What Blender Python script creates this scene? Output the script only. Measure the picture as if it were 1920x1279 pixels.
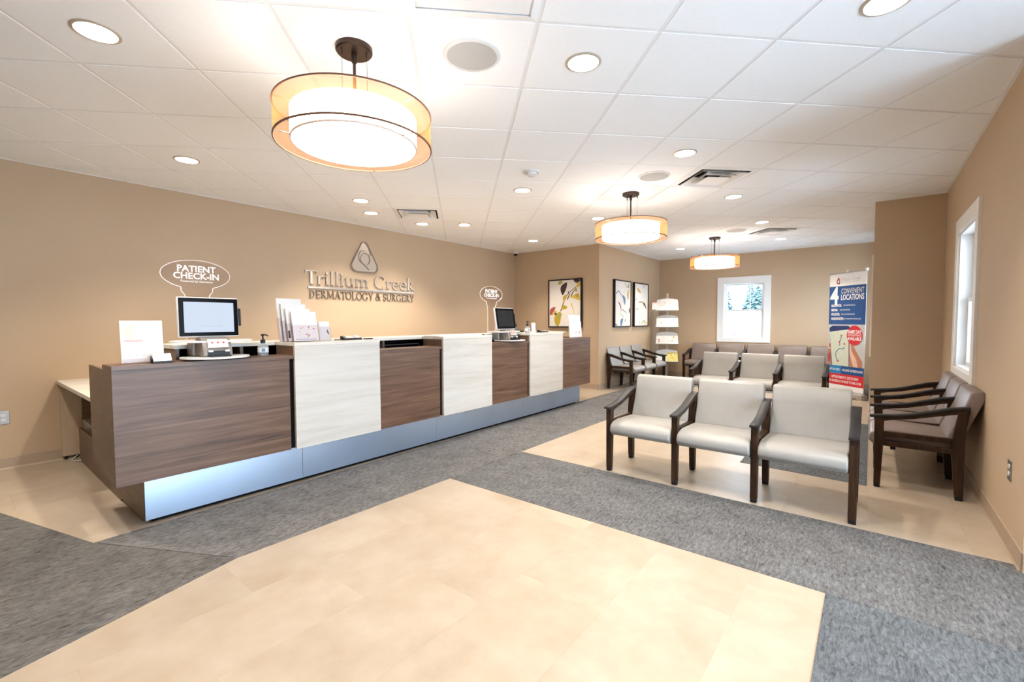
import bpy, bmesh, math, random
from mathutils import Vector, Matrix
random.seed(7)
for o in list(bpy.data.objects): bpy.data.objects.remove(o, do_unlink=True)
SC = bpy.context.scene
COL = SC.collection
PI = math.pi

# ------------------------------------------------------------------ camera
CAM_Z = 1.285
H = 2.704                        # ceiling height
cd = bpy.data.cameras.new('camera'); cam = bpy.data.objects.new('camera', cd); COL.objects.link(cam)
cd.sensor_fit = 'HORIZONTAL'; cd.sensor_width = 36.0; cd.lens = 848.13 / 1920 * 36.0
cd.clip_start = 0.05; cd.clip_end = 400
yaw, pit, rol = -0.1138, -0.0440, -0.0032
_f = Vector((-math.sin(yaw)*math.cos(pit), math.cos(yaw)*math.cos(pit), math.sin(pit)))
_r = Vector((math.cos(yaw), math.sin(yaw), 0)); _u = _r.cross(_f)
_r2 = math.cos(rol)*_r + math.sin(rol)*_u; _u2 = -math.sin(rol)*_r + math.cos(rol)*_u
S2 = 2**-.5
def g2w(v): return Vector((S2*(v.x-v.y), S2*(v.x+v.y), v.z))      # ceiling-grid axes -> room axes (45 degrees)
R_, U_, F_ = g2w(_r2), g2w(_u2), g2w(_f)
M = Matrix.Identity(4)
for i in range(3):
    M[i][0], M[i][1], M[i][2] = R_[i], U_[i], -F_[i]
M[2][3] = CAM_Z
cam.matrix_world = M
SC.camera = cam

# ------------------------------------------------------------------ world and exposure
w = bpy.data.worlds.new('overcast_sky'); SC.world = w; w.use_nodes = True
bg = w.node_tree.nodes['Background']; bg.inputs[0].default_value = (0.66, 0.83, 1.0, 1); bg.inputs[1].default_value = 12.0
SC.view_settings.view_transform = 'Standard'; SC.view_settings.look = 'None'
SC.view_settings.gamma = 1; SC.view_settings.use_curve_mapping = False
SC.view_settings.exposure = 0.90
SC.cycles.max_bounces = 6; SC.cycles.diffuse_bounces = 4; SC.cycles.glossy_bounces = 3; SC.cycles.transparent_max_bounces = 12
SC.cycles.use_adaptive_sampling = True; SC.cycles.adaptive_threshold = .05
CAN_W = 105.0          # power of each recessed can
PEND_E = 11.0          # emission of the pendant drums
LENS_E = 9.0
CAN_COL = (1.0, 0.89, 0.75)

# ------------------------------------------------------------------ materials
MATS = {}
def nmat(name):
    m = bpy.data.materials.new(name); m.use_nodes = True; MATS[name] = m
    return m, m.node_tree.nodes, m.node_tree.links, m.node_tree.nodes['Principled BSDF']
def c4(c): return (c[0], c[1], c[2], 1)
def plain(name, col, rough=.5, metal=0.0, var=.06, scale=8.0, bump=0.0, bscale=120.0, emit=0, coat=0, spec=None):
    m, n, l, b = nmat(name)
    tc = n.new('ShaderNodeTexCoord'); ns = n.new('ShaderNodeTexNoise'); ns.inputs['Scale'].default_value = scale; ns.inputs['Detail'].default_value = 2
    l.new(tc.outputs['Object'], ns.inputs['Vector'])
    rp = n.new('ShaderNodeValToRGB'); rp.color_ramp.elements[0].position = .3; rp.color_ramp.elements[1].position = .7
    rp.color_ramp.elements[0].color = c4([x*(1-var) for x in col]); rp.color_ramp.elements[1].color = c4([min(1, x*(1+var)) for x in col])
    l.new(ns.outputs['Fac'], rp.inputs['Fac']); l.new(rp.outputs['Color'], b.inputs['Base Color'])
    b.inputs['Roughness'].default_value = rough; b.inputs['Metallic'].default_value = metal
    if spec is not None: b.inputs['Specular IOR Level'].default_value = spec
    if coat: b.inputs['Coat Weight'].default_value = coat
    if bump:
        n2 = n.new('ShaderNodeTexNoise'); n2.inputs['Scale'].default_value = bscale; n2.inputs['Detail'].default_value = 3
        l.new(tc.outputs['Object'], n2.inputs['Vector'])
        bp = n.new('ShaderNodeBump'); bp.inputs['Strength'].default_value = bump; bp.inputs['Distance'].default_value = .002
        l.new(n2.outputs['Fac'], bp.inputs['Height']); l.new(bp.outputs['Normal'], b.inputs['Normal'])
    if emit:
        b.inputs['Emission Color'].default_value = c4(col); b.inputs['Emission Strength'].default_value = emit
    return m
def wood(name, cols, scl, rough=.45, detail=6, dist=.6, bump=.05, rnd=True):
    """stretched-noise grain; scl is the mapping scale per axis (small along the grain)"""
    m, n, l, b = nmat(name)
    tc = n.new('ShaderNodeTexCoord'); mp = n.new('ShaderNodeMapping'); mp.inputs['Scale'].default_value = scl
    oi = n.new('ShaderNodeObjectInfo'); ad = n.new('ShaderNodeVectorMath'); ad.operation = 'MULTIPLY_ADD'
    ad.inputs[1].default_value = (31, 17, 23)
    l.new(oi.outputs['Random'], ad.inputs[0]); l.new(tc.outputs['Object'], ad.inputs[2])
    l.new(ad.outputs[0], mp.inputs['Vector'])
    ns = n.new('ShaderNodeTexNoise'); ns.inputs['Scale'].default_value = 1.0; ns.inputs['Detail'].default_value = detail
    ns.inputs['Roughness'].default_value = .62; ns.inputs['Distortion'].default_value = dist
    l.new(mp.outputs['Vector'], ns.inputs['Vector'])
    rp = n.new('ShaderNodeValToRGB'); e = rp.color_ramp.elements
    e[0].position = .28; e[0].color = c4(cols[0]); e[1].position = .72; e[1].color = c4(cols[-1])
    for i, c in enumerate(cols[1:-1]):
        x = e.new(.28 + .44*(i+1)/(len(cols)-1)); x.color = c4(c)
    l.new(ns.outputs['Fac'], rp.inputs['Fac'])
    l.new(rp.outputs['Color'], b.inputs['Base Color']); b.inputs['Roughness'].default_value = rough
    bp = n.new('ShaderNodeBump'); bp.inputs['Strength'].default_value = bump; bp.inputs['Distance'].default_value = .001
    l.new(ns.outputs['Fac'], bp.inputs['Height']); l.new(bp.outputs['Normal'], b.inputs['Normal'])
    return m
def emissive(name, col, s):
    m, n, l, b = nmat(name)
    m.cycles.emission_sampling = 'NONE' if name in ('lit_lens', 'lit_screen') else 'AUTO'
    b.inputs['Base Color'].default_value = c4(col); b.inputs['Emission Color'].default_value = c4(col); b.inputs['Emission Strength'].default_value = s
    return m
def thin_glass(name, tint=(1, 1, 1), refl=.08, rough=.02):
    m, n, l, b = nmat(name)
    out = n['Material Output']; n.remove(b)
    t = n.new('ShaderNodeBsdfTransparent'); t.inputs[0].default_value = c4(tint)
    g = n.new('ShaderNodeBsdfGlossy'); g.inputs['Roughness'].default_value = rough
    fr = n.new('ShaderNodeFresnel'); fr.inputs[0].default_value = 1.45
    mu = n.new('ShaderNodeMath'); mu.operation = 'MULTIPLY_ADD'; mu.inputs[1].default_value = .8; mu.inputs[2].default_value = refl*.3
    l.new(fr.outputs[0], mu.inputs[0])
    if refl > .1: mu.inputs[1].default_value = .0; mu.inputs[2].default_value = 0.0
    mx = n.new('ShaderNodeMixShader'); l.new(mu.outputs[0], mx.inputs[0]); l.new(t.outputs[0], mx.inputs[1]); l.new(g.outputs[0], mx.inputs[2])
    l.new(mx.outputs[0], out.inputs[0])
    return m
def sheer(name, col, opac, tint=(1, .93, .83)):
    m, n, l, b = nmat(name); out = n['Material Output']; n.remove(b)
    t = n.new('ShaderNodeBsdfTransparent'); t.inputs[0].default_value = c4(tint)
    d = n.new('ShaderNodeBsdfDiffuse'); d.inputs[0].default_value = c4(col)
    tr = n.new('ShaderNodeBsdfTranslucent'); tr.inputs[0].default_value = c4(col)
    a = n.new('ShaderNodeMixShader'); a.inputs[0].default_value = .6; l.new(d.outputs[0], a.inputs[1]); l.new(tr.outputs[0], a.inputs[2])
    lw = n.new('ShaderNodeTexNoise'); lw.inputs['Scale'].default_value = 300
    mu = n.new('ShaderNodeMath'); mu.operation = 'MULTIPLY_ADD'; mu.inputs[1].default_value = .1; mu.inputs[2].default_value = opac-.05
    l.new(lw.outputs['Fac'], mu.inputs[0])
    mx = n.new('ShaderNodeMixShader'); l.new(mu.outputs[0], mx.inputs[0]); l.new(t.outputs[0], mx.inputs[1]); l.new(a.outputs[0], mx.inputs[2])
    l.new(mx.outputs[0], out.inputs[0]); return m
def floor_tile_mat():
    m, n, l, b = nmat('vinyl_tile')
    tc = n.new('ShaderNodeTexCoord'); oi = n.new('ShaderNodeObjectInfo')
    ad = n.new('ShaderNodeVectorMath'); ad.operation = 'MULTIPLY_ADD'; ad.inputs[1].default_value = (40, 23, 9)
    l.new(oi.outputs['Random'], ad.inputs[0]); l.new(tc.outputs['Object'], ad.inputs[2])
    ns = n.new('ShaderNodeTexNoise'); ns.inputs['Scale'].default_value = 4.5; ns.inputs['Detail'].default_value = 6; ns.inputs['Roughness'].default_value = .6
    l.new(ad.outputs[0], ns.inputs['Vector'])
    rp = n.new('ShaderNodeValToRGB'); e = rp.color_ramp.elements; e[0].position = .3; e[1].position = .72
    e[0].color = (.365, .288, .208, 1); e[1].color = (.435, .364, .285, 1)
    l.new(ns.outputs['Fac'], rp.inputs['Fac'])
    hs = n.new('ShaderNodeHueSaturation'); mr = n.new('ShaderNodeMapRange'); mr.inputs['To Min'].default_value = .955; mr.inputs['To Max'].default_value = 1.045
    l.new(oi.outputs['Random'], mr.inputs['Value']); l.new(mr.outputs[0], hs.inputs['Value']); l.new(rp.outputs['Color'], hs.inputs['Color'])
    l.new(hs.outputs['Color'], b.inputs['Base Color']); b.inputs['Roughness'].default_value = .33
    b.inputs['Specular IOR Level'].default_value = .35
    return m
def carpet_mat(name, rot, dark, light):
    m, n, l, b = nmat(name)
    tc = n.new('ShaderNodeTexCoord'); mp = n.new('ShaderNodeMapping'); mp.inputs['Rotation'].default_value = (0, 0, rot); mp.inputs['Scale'].default_value = (70, 22, 30)
    l.new(tc.outputs['Object'], mp.inputs['Vector'])
    a = n.new('ShaderNodeTexNoise'); a.inputs['Scale'].default_value = 1; a.inputs['Detail'].default_value = 5; a.inputs['Roughness'].default_value = .75; a.inputs['Distortion'].default_value = .8
    l.new(mp.outputs['Vector'], a.inputs['Vector'])
    c = n.new('ShaderNodeTexNoise'); c.inputs['Scale'].default_value = 5; c.inputs['Detail'].default_value = 3; l.new(tc.outputs['Object'], c.inputs['Vector'])
    mx = n.new('ShaderNodeMath'); mx.operation = 'MULTIPLY_ADD'; mx.inputs[1].default_value = .22; l.new(c.outputs['Fac'], mx.inputs[0]); l.new(a.outputs['Fac'], mx.inputs[2])
    rp = n.new('ShaderNodeValToRGB'); e = rp.color_ramp.elements; e[0].position = .42; e[1].position = .80; e[0].color = c4(dark); e[1].color = c4(light)
    l.new(mx.outputs[0], rp.inputs['Fac']); l.new(rp.outputs['Color'], b.inputs['Base Color'])
    b.inputs['Roughness'].default_value = .85; b.inputs['Specular IOR Level'].default_value = .15
    bp = n.new('ShaderNodeBump'); bp.inputs['Strength'].default_value = .5; bp.inputs['Distance'].default_value = .003
    l.new(a.outputs['Fac'], bp.inputs['Height']); l.new(bp.outputs['Normal'], b.inputs['Normal'])
    return m

WALL = plain('wall_paint', (.51, .376, .25), .75, var=.02, scale=2)
BASE = plain('vinyl_base', (.40, .30, .215), .55, var=.03)
TILEC = plain('ceiling_tile', (.88, .89, .905), .9, var=.01, scale=40)
GRID = plain('ceiling_grid', (.78, .78, .79), .6, var=.01)
WHITEP = plain('white_paint', (.82, .83, .84), .45, var=.015)
CASE = plain('window_casing_paint', (.78, .75, .70), .5, var=.015)
VINYL = floor_tile_mat()
SUB = plain('subfloor', (.45, .36, .26), .7)
CARP_Y = carpet_mat('carpet_long', 0, (.045, .043, .042), (.225, .22, .216))
CARP_X = carpet_mat('carpet_cross', .5, (.042, .041, .042), (.19, .188, .19))
CARP_R = carpet_mat('carpet_right', 1.2, (.036, .04, .044), (.16, .17, .182))
CARP_L = carpet_mat('carpet_left', -.4, (.042, .04, .038), (.18, .172, .166))
WALNUT = wood('walnut_laminate', [(.038, .018, .009), (.096, .047, .026), (.135, .071, .041), (.185, .105, .065)], (10, 1.5, 30), .4)
WALNUT_END = wood('walnut_end', [(.085, .046, .027), (.135, .08, .05), (.165, .102, .064)], (4, 3, 22), .4)
ASH = wood('ash_laminate', [(.46, .415, .36), (.54, .505, .455), (.58, .55, .505)], (8, .9, 14), .4)
ASHTOP = wood('ash_top', [(.50, .45, .38), (.62, .58, .52), (.68, .65, .60)], (14, 1.2, 8), .35)
OAKL = wood('desk_laminate', [(.40, .30, .20), (.52, .41, .29), (.60, .49, .36)], (5, 5, 1.2), .45)
STEEL = plain('brushed_steel', (.50, .62, .80), .36, 1.0, var=.04, scale=3)
BLACK = plain('black_plastic', (.012, .012, .014), .4, var=.1, spec=.25)
BLACKM = plain('black_matte', (.006, .006, .007), .9, var=.1, spec=.1)
DWOOD = wood('espresso_wood', [(.010, .005, .003), (.030, .014, .007), (.065, .029, .012)], (30, 30, 3), .45)
DWOOD.node_tree.nodes['Principled BSDF'].inputs['Specular IOR Level'].default_value = .22
ARMBLK = plain('arm_urethane', (.018, .017, .019), .42, var=.08, spec=.3)
GREIGE = plain('greige_vinyl', (.305, .292, .274), .45, var=.025, scale=14)
TAUPE = plain('taupe_vinyl', (.21, .16, .14), .42, var=.04, scale=14)
BRONZE = plain('bronze_metal', (.075, .05, .04), .35, .9, var=.05)
SHEER = sheer('sheer_organza', (.34, .15, .05), .40)
BOTTLE = sheer('bottle_plastic', (.62, .65, .68), .45, (.95, .97, 1))
BEZEL = plain('gloss_bezel', (.006, .006, .007), .15, var=.1, spec=.02)
RIM = plain('shade_rim', (.17, .065, .03), .5, var=.05)
DRUM = emissive('lit_drum', (1.0, .92, .81), PEND_E)
DRUMTOP = emissive('lit_drum_cover', (1.0, .92, .81), PEND_E*.10)
DIFF = emissive('lit_diffuser', (1.0, .93, .83), PEND_E*.6)
LENS = emissive('lit_lens', (1.0, .93, .84), LENS_E)
TRIMR = plain('can_trim', (.50, .44, .37), .4, .3, var=.03)
SPK = plain('speaker_grille', (.44, .43, .42), .8, var=.02, bump=.4, bscale=900)
METLT = plain('satin_nickel', (.58, .52, .46), .3, 1.0, var=.03)
METDK = plain('nickel_relief', (.28, .23, .19), .35, 1.0, var=.03)
WPLAST = plain('white_plastic', (.66, .66, .66), .35, var=.01)
PAPER = plain('white_paper', (.66, .65, .64), .55, var=.01)
GREYP = plain('grey_plastic', (.23, .20, .18), .4, .2, var=.05)
SILV = plain('silver_plastic', (.50, .47, .44), .35, .5, var=.03)
GLASS = thin_glass('window_glass')
ACRYL = thin_glass('clear_acrylic', (.94, .92, .93), .12, .4)
ACRE = plain('acrylic_edge', (.80, .74, .71), .2, var=.02)
SCRL = emissive('lit_screen', (.70, .80, .96), .5)
SCRL.node_tree.nodes['Principled BSDF'].inputs['Base Color'].default_value = (.01, .01, .01, 1); SCRL.node_tree.nodes['Principled BSDF'].inputs['Specular IOR Level'].default_value = .1
SCRD = plain('dark_screen', (.02, .022, .025), .15, var=.1, spec=.12)
PRINTW = plain('print_white', (.85, .85, .86), .5, var=.01)
def ink(name, c): return plain(name, c, .55, var=.05, scale=20)
I_BLUE = ink('ink_blue', (.012, .075, .26)); I_SKY = ink('ink_sky', (.02, .22, .52)); I_NAVY = ink('ink_navy', (.018, .035, .16))
I_RED = ink('ink_red', (.62, .02, .03)); I_SKIN = ink('ink_skin', (.48, .21, .12)); I_SKIN2 = ink('ink_skin_light', (.75, .5, .38)); I_MAP = ink('ink_map', (.62, .68, .58))
I_GREY = ink('ink_grey', (.33, .32, .33)); I_LGREY = ink('ink_light_grey', (.55, .55, .56)); I_OCH = ink('ink_ochre', (.46, .33, .03)); I_YEL = ink('ink_yellow', (.62, .45, .08))
I_OLV = ink('ink_olive', (.34, .34, .08)); I_BRN = ink('ink_brown', (.045, .022, .022)); I_ROSE = ink('ink_rose', (.40, .08, .08)); I_PLUM = ink('ink_plum', (.22, .06, .17))
I_BLU2 = ink('ink_slate_blue', (.10, .2, .34)); I_PINK = ink('ink_pink', (.72, .38, .36)); I_LEMON = ink('ink_lemon', (.80, .66, .10))
CANVAS = plain('canvas', (.76, .72, .67), .8, var=.03, scale=3, bump=.2, bscale=500)
PLATE = plain('outlet_steel', (.42, .40, .38), .35, .9, var=.03)

# ------------------------------------------------------------------ geometry helpers
class MB:
    def __init__(s): s.v = []; s.f = []
    def poly(s, vs, fs):
        b = len(s.v); s.v += [tuple(p) for p in vs]; s.f += [tuple(i+b for i in f) for f in fs]; return s
    def box(s, x0, x1, y0, y1, z0, z1):
        return s.poly([(x0,y0,z0),(x1,y0,z0),(x1,y1,z0),(x0,y1,z0),(x0,y0,z1),(x1,y0,z1),(x1,y1,z1),(x0,y1,z1)],
                      [(0,3,2,1),(4,5,6,7),(0,1,5,4),(1,2,6,5),(2,3,7,6),(3,0,4,7)])
    def prism(s, pts, h0, h1, ax='z'):
        """extrude a 2-D outline: ax z -> (x,y), ax x -> (y,z), ax y -> (x,z)"""
        n = len(pts)
        mk = {'z': lambda p, h: (p[0], p[1], h), 'x': lambda p, h: (h, p[0], p[1]), 'y': lambda p, h: (p[0], h, p[1])}[ax]
        return s.poly([mk(p, h0) for p in pts] + [mk(p, h1) for p in pts],
                      [tuple(range(n-1, -1, -1)), tuple(range(n, 2*n))] + [(i, (i+1) % n, n+(i+1) % n, n+i) for i in range(n)])
    def lathe(s, prof, c=(0, 0), n=32, caps=True):
        b = len(s.v); k = len(prof)
        for i in range(n):
            a = 2*PI*i/n
            for r, z in prof: s.v.append((c[0]+r*math.cos(a), c[1]+r*math.sin(a), z))
        for i in range(n):
            j = (i+1) % n
            for q in range(k-1): s.f.append((b+i*k+q, b+j*k+q, b+j*k+q+1, b+i*k+q+1))
        if caps:
            if prof[0][0] > 1e-6: s.f.append(tuple(b+i*k for i in range(n-1, -1, -1)))
            if prof[-1][0] > 1e-6: s.f.append(tuple(b+i*k+k-1 for i in range(n)))
        return s
    def tube(s, pts, r, n=8):
        b = len(s.v); P = [Vector(p) for p in pts]; k = len(P)
        for i, p in enumerate(P):
            t = (P[min(i+1, k-1)]-P[max(i-1, 0)]).normalized()
            u = t.cross(Vector((0, 0, 1)) if abs(t.z) < .9 else Vector((1, 0, 0))).normalized(); v = t.cross(u)
            for j in range(n):
                a = 2*PI*j/n; s.v.append(tuple(p+r*(math.cos(a)*u+math.sin(a)*v)))
        for i in range(k-1):
            for j in range(n): s.f.append((b+i*n+j, b+i*n+(j+1) % n, b+(i+1)*n+(j+1) % n, b+(i+1)*n+j))
        s.f.append(tuple(b+j for j in range(n-1, -1, -1))); s.f.append(tuple(b+(k-1)*n+j for j in range(n)))
        return s
    def xf(s, fn):
        s.v = [tuple(fn(Vector(p))) for p in s.v]; return s
    def mesh(s, name, mat=None, bev=0, seg=2, smooth=False, weld=False):
        me = bpy.data.meshes.new(name); me.from_pydata(s.v, [], s.f); me.validate()
        bm = bmesh.new(); bm.from_mesh(me)
        if weld: bmesh.ops.remove_doubles(bm, verts=bm.verts, dist=1e-5)
        bmesh.ops.recalc_face_normals(bm, faces=bm.faces)
        if bev:
            es = [e for e in bm.edges if len(e.link_faces) == 2 and e.calc_face_angle(0) > .6]
            bmesh.ops.bevel(bm, geom=es, offset=bev, segments=seg, affect='EDGES', profile=.5)
        if smooth:
            for f in bm.faces: f.smooth = True
            for e in bm.edges:
                if len(e.link_faces) == 2 and e.calc_face_angle(0) > .7: e.smooth = False
        bm.to_mesh(me); bm.free()
        if mat: me.materials.append(mat)
        return me
def link(name, me, parent=None, loc=None):
    o = bpy.data.objects.new(name, me); COL.objects.link(o)
    if parent: o.parent = parent
    if loc is not None: o.location = loc
    return o
def part(name, mb, mat, parent=None, bev=0, seg=2, smooth=False, loc=None, label=None):
    o = link(name, mb.mesh(name, mat, bev, seg, smooth), parent, loc)
    if label: o['label'] = label
    return o
def tag(o, label, cat, group=None):
    o['label'] = label; o['category'] = cat
    if group: o['group'] = group
    return o
def thing(name, label, cat, loc=(0, 0, 0), rz=0, group=None):
    o = bpy.data.objects.new(name, None); o.empty_display_size = .1; COL.objects.link(o)
    o.location = loc; o.rotation_euler = (0, 0, rz); return tag(o, label, cat, group)
def struct(name, mb, mat, parent=None, bev=0):
    o = part(name, mb, mat, parent, bev)
    if not parent: o['kind'] = 'structure'
    return o
def copy_tree(o, parent=None):
    c = o.copy(); COL.objects.link(c); c.parent = parent
    for ch in [x for x in COL.objects if x.parent == o]: copy_tree(ch, c)
    return c
def frame_fn(org, r, u):
    org, r, u = Vector(org), Vector(r).normalized(), Vector(u).normalized(); n = r.cross(u)
    return lambda p: org + r*p.x + u*p.y + n*p.z
def text_mb(txt, size, ext=.0006, align='CENTER', bold=0.0, xs=1.0):
    cu = bpy.data.curves.new('t', 'FONT'); cu.body = txt; cu.size = size; cu.extrude = ext; cu.align_x = align; cu.align_y = 'CENTER'
    cu.offset = bold; cu.resolution_u = 2
    ob = bpy.data.objects.new('t', cu); COL.objects.link(ob)
    dg = bpy.context.evaluated_depsgraph_get(); me = bpy.data.meshes.new_from_object(ob.evaluated_get(dg))
    mb = MB(); mb.v = [(v.co.x*xs, v.co.y, v.co.z) for v in me.vertices]; mb.f = [tuple(p.vertices) for p in me.polygons]
    bpy.data.objects.remove(ob); bpy.data.curves.remove(cu); bpy.data.meshes.remove(me)
    return mb
def ell(cx, cy, rx, ry, n=28, a0=0, a1=2*PI):
    full = abs(a1-a0-2*PI) < 1e-6
    return [(cx+rx*math.cos(a0+(a1-a0)*i/(n if full else n-1)), cy+ry*math.sin(a0+(a1-a0)*i/(n if full else n-1))) for i in range(n)]
def stroke(pts, w0, w1=None):
    """2-D ribbon outline along pts, width w0 tapering to w1"""
    w1 = w0 if w1 is None else w1; k = len(pts); L = []; Rr = []
    for i, p in enumerate(pts):
        a, b = pts[max(i-1, 0)], pts[min(i+1, k-1)]; dx, dy = b[0]-a[0], b[1]-a[1]; d = math.hypot(dx, dy) or 1
        w = (w0+(w1-w0)*i/(k-1))/2; L.append((p[0]-dy/d*w, p[1]+dx/d*w)); Rr.append((p[0]+dy/d*w, p[1]-dx/d*w))
    return L + Rr[::-1]
def ribbon(mb, pts, w0, w1, z0, z1):
    o = stroke(pts, w0, w1); k = len(pts)
    for i in range(k-1): mb.prism([o[i], o[i+1], o[2*k-2-i], o[2*k-1-i]], z0, z1)
    return mb
def leaf(cx, cy, L, W, ang, n=9, bend=.12):
    up = [(-L/2+L*i/(n-1), W/2*math.sin(PI*i/(n-1))**.8 + bend*L*math.sin(PI*i/(n-1))) for i in range(n)]
    dn = [(-L/2+L*i/(n-1), -W/2*math.sin(PI*i/(n-1))**.8 + bend*L*math.sin(PI*i/(n-1))) for i in range(n-2, 0, -1)]
    c, s = math.cos(ang), math.sin(ang)
    return [(cx+x*c-y*s, cy+x*s+y*c) for x, y in up+dn]

# ------------------------------------------------------------------ room shell
XL, XR, YB = -5.93, .63, -4.0         # left wall, right wall, wall behind the camera
YA, XA, YF = 7.55, -3.95, 10.58       # step in the left wall, then the far wall
YC, XC = 7.04, 0.0                    # step in the right wall
YV, XV = 3.37, 2.1                    # entry vestibule on the right, its glazed front
T, WT = .12, 3.12
def wallx(name, x, dx, y0, y1, hole=None):
    mb = MB(); a, b = min(x, x+dx), max(x, x+dx)
    if not hole: mb.box(a, b, y0, y1, 0, WT)
    else:
        h0, h1, z0, z1 = hole
        mb.box(a, b, y0, h0, 0, WT).box(a, b, h1, y1, 0, WT).box(a, b, h0, h1, 0, z0).box(a, b, h0, h1, z1, WT)
    return struct(name, mb, WALL)
def wally(name, y, dy, x0, x1, hole=None):
    mb = MB(); a, b = min(y, y+dy), max(y, y+dy)
    if not hole: mb.box(x0, x1, a, b, 0, WT)
    else:
        h0, h1, z0, z1 = hole
        mb.box(x0, h0, a, b, 0, WT).box(h1, x1, a, b, 0, WT).box(h0, h1, a, b, 0, z0).box(h0, h1, a, b, z1, WT)
    return struct(name, mb, WALL)
W1 = (-2.53, -1.755, .915, 2.085)       # far window opening x0,x1,z0,z1
W2 = (5.02, 5.95, .845, 2.09)           # right wall window opening y0,y1,z0,z1
W3 = (8.45, 10.15, .845, 2.09)
wallx('wall_left', XL, -T, YB, YA+T)
wally('wall_left_return', YA, T, XL, XA-T)
wallx('wall_left_far', XA, -T, YA, YF+T)
wally('wall_far', YF, T, XA, XC, W1)
wallx('wall_right_far', XC, T, YC+T, YF+T, W3)
wally('wall_right_return', YC, T, XC, XR)
wallx('wall_right', XR, T, YV, YC+T, W2)
wally('wall_vestibule', YV, T, XR+T, XV)
wally('wall_back', YB, -T, XL-T, XV+T)
# glazed vestibule front (just outside the picture on the right)
YG0, YG1 = .55, 3.05
wallx('wall_vestibule_front', XV, T, YB, YV+T, (YG0, YG1, .0, 2.3))
g = MB().box(XV, XV+.1, YG0, YG1, 2.22, 2.3).box(XV, XV+.1, YG0, YG1, 0, .12)
for k in range(4):
    y = YG0 + (YG1-YG0)*k/3; g.box(XV, XV+.1, max(y-.035, YG0), min(y+.035, YG1), .12, 2.22)
wf = struct('window_4', g, WHITEP)
for k in range(3):
    y0 = YG0 + (YG1-YG0)*k/3+.035; y1 = YG0 + (YG1-YG0)*(k+1)/3-.035
    part('pane', MB().box(XV+.045, XV+.053, y0, y1, .12, 2.22), GLASS, wf)

# baseboards
def basex(name, x, s, y0, y1): return struct(name, MB().prism([(x, 0), (x+s*.016, 0), (x+s*.008, .012), (x+s*.006, .098), (x, .1)], y0, y1, 'y'), BASE)
def basey(name, y, s, x0, x1): return struct(name, MB().prism([(y, 0), (y+s*.016, 0), (y+s*.008, .012), (y+s*.006, .098), (y, .1)], x0, x1, 'x'), BASE)
basex('baseboard_left', XL, 1, YB, YA); basey('baseboard_left_return', YA, -1, XL+.016, XA); basex('baseboard_left_far', XA, 1, YA, YF)
basey('baseboard_far', YF, -1, XA+.016, XC-.016); basex('baseboard_right_far', XC, -1, YC, YF); basey('baseboard_right_return', YC, -1, XC, XR-.016)
basex('baseboard_right', XR, -1, YV, YC); basey('baseboard_vestibule', YV, -1, XR, XV)

# floor: slab, loose-laid vinyl tiles, carpet panels let in
fl = struct('floor', MB().box(XL-T, XV+T, YB-T, YF+T, -.15, -.004), SUB)
carpets = [
 ('long', [(-3.52, .506), (-2.675, .955), (-2.66, 9.06), (-3.60, 9.06), (-3.60, 6.2)], CARP_Y),
 ('cross', [(-2.673, 2.54), (XV, 2.54), (XV, 3.36), (XR, 3.36), (XR, 3.45), (-2.66, 3.50)], CARP_X),
 ('right', [(-.137, YB), (XV, YB), (XV, 2.538), (-.139, 2.538)], CARP_R),
 ('left', [(XL, -.19), (XL, YB), (-1.287, YB), (-2.675, .95), (-3.52, .50)], CARP_L),
 ('rug', [(-.905, 4.45), (.0, 4.41), (.0, 7.03), (-.905, 7.03)], CARP_R),
 ('far', [(XA, 9.063), (XC, 9.063), (XC, YF), (XA, YF)], CARP_Y)]
for nm, pts, mt in carpets:
    part('carpet_panel', MB().prism(pts, -.004, .002), mt, fl)
TW, TL = .457, .914
def clip_rect(x0, x1, y0, y1, zs):
    out = []
    for a, b, c, d in zs:
        q = (max(x0, a), min(x1, b), max(y0, c), min(y1, d))
        if q[1]-q[0] > .02 and q[3]-q[2] > .02: out.append(q)
    return out
zones = [(-2.70, -.12, YB, 2.56), (-2.68, XR, 3.44, 9.08), (XL, -3.5, -.25, YA), (XA, -3.58, YA, 9.08), (-3.62, -3.5, 6.2, YA)]
shared = {}
i0 = 0
for ix in range(int((XV-XL)/TW)+2):
    off = (ix % 3)*TL/3
    for iy in range(-1, int((YF-YB)/TL)+2):
        x0 = XL+ix*TW; y0 = YB+iy*TL+off
        for q in clip_rect(x0, x0+TW, y0, y0+TL, zones):
            a, b = round(q[1]-q[0], 3), round(q[3]-q[2], 3)
            if (a, b) not in shared: shared[(a, b)] = MB().box(0, a-.0003, 0, b-.0003, -.0042, 0).mesh('floor_tile', VINYL)
            link('floor_tile', shared[(a, b)], fl, (q[0], q[2], 0))

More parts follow.
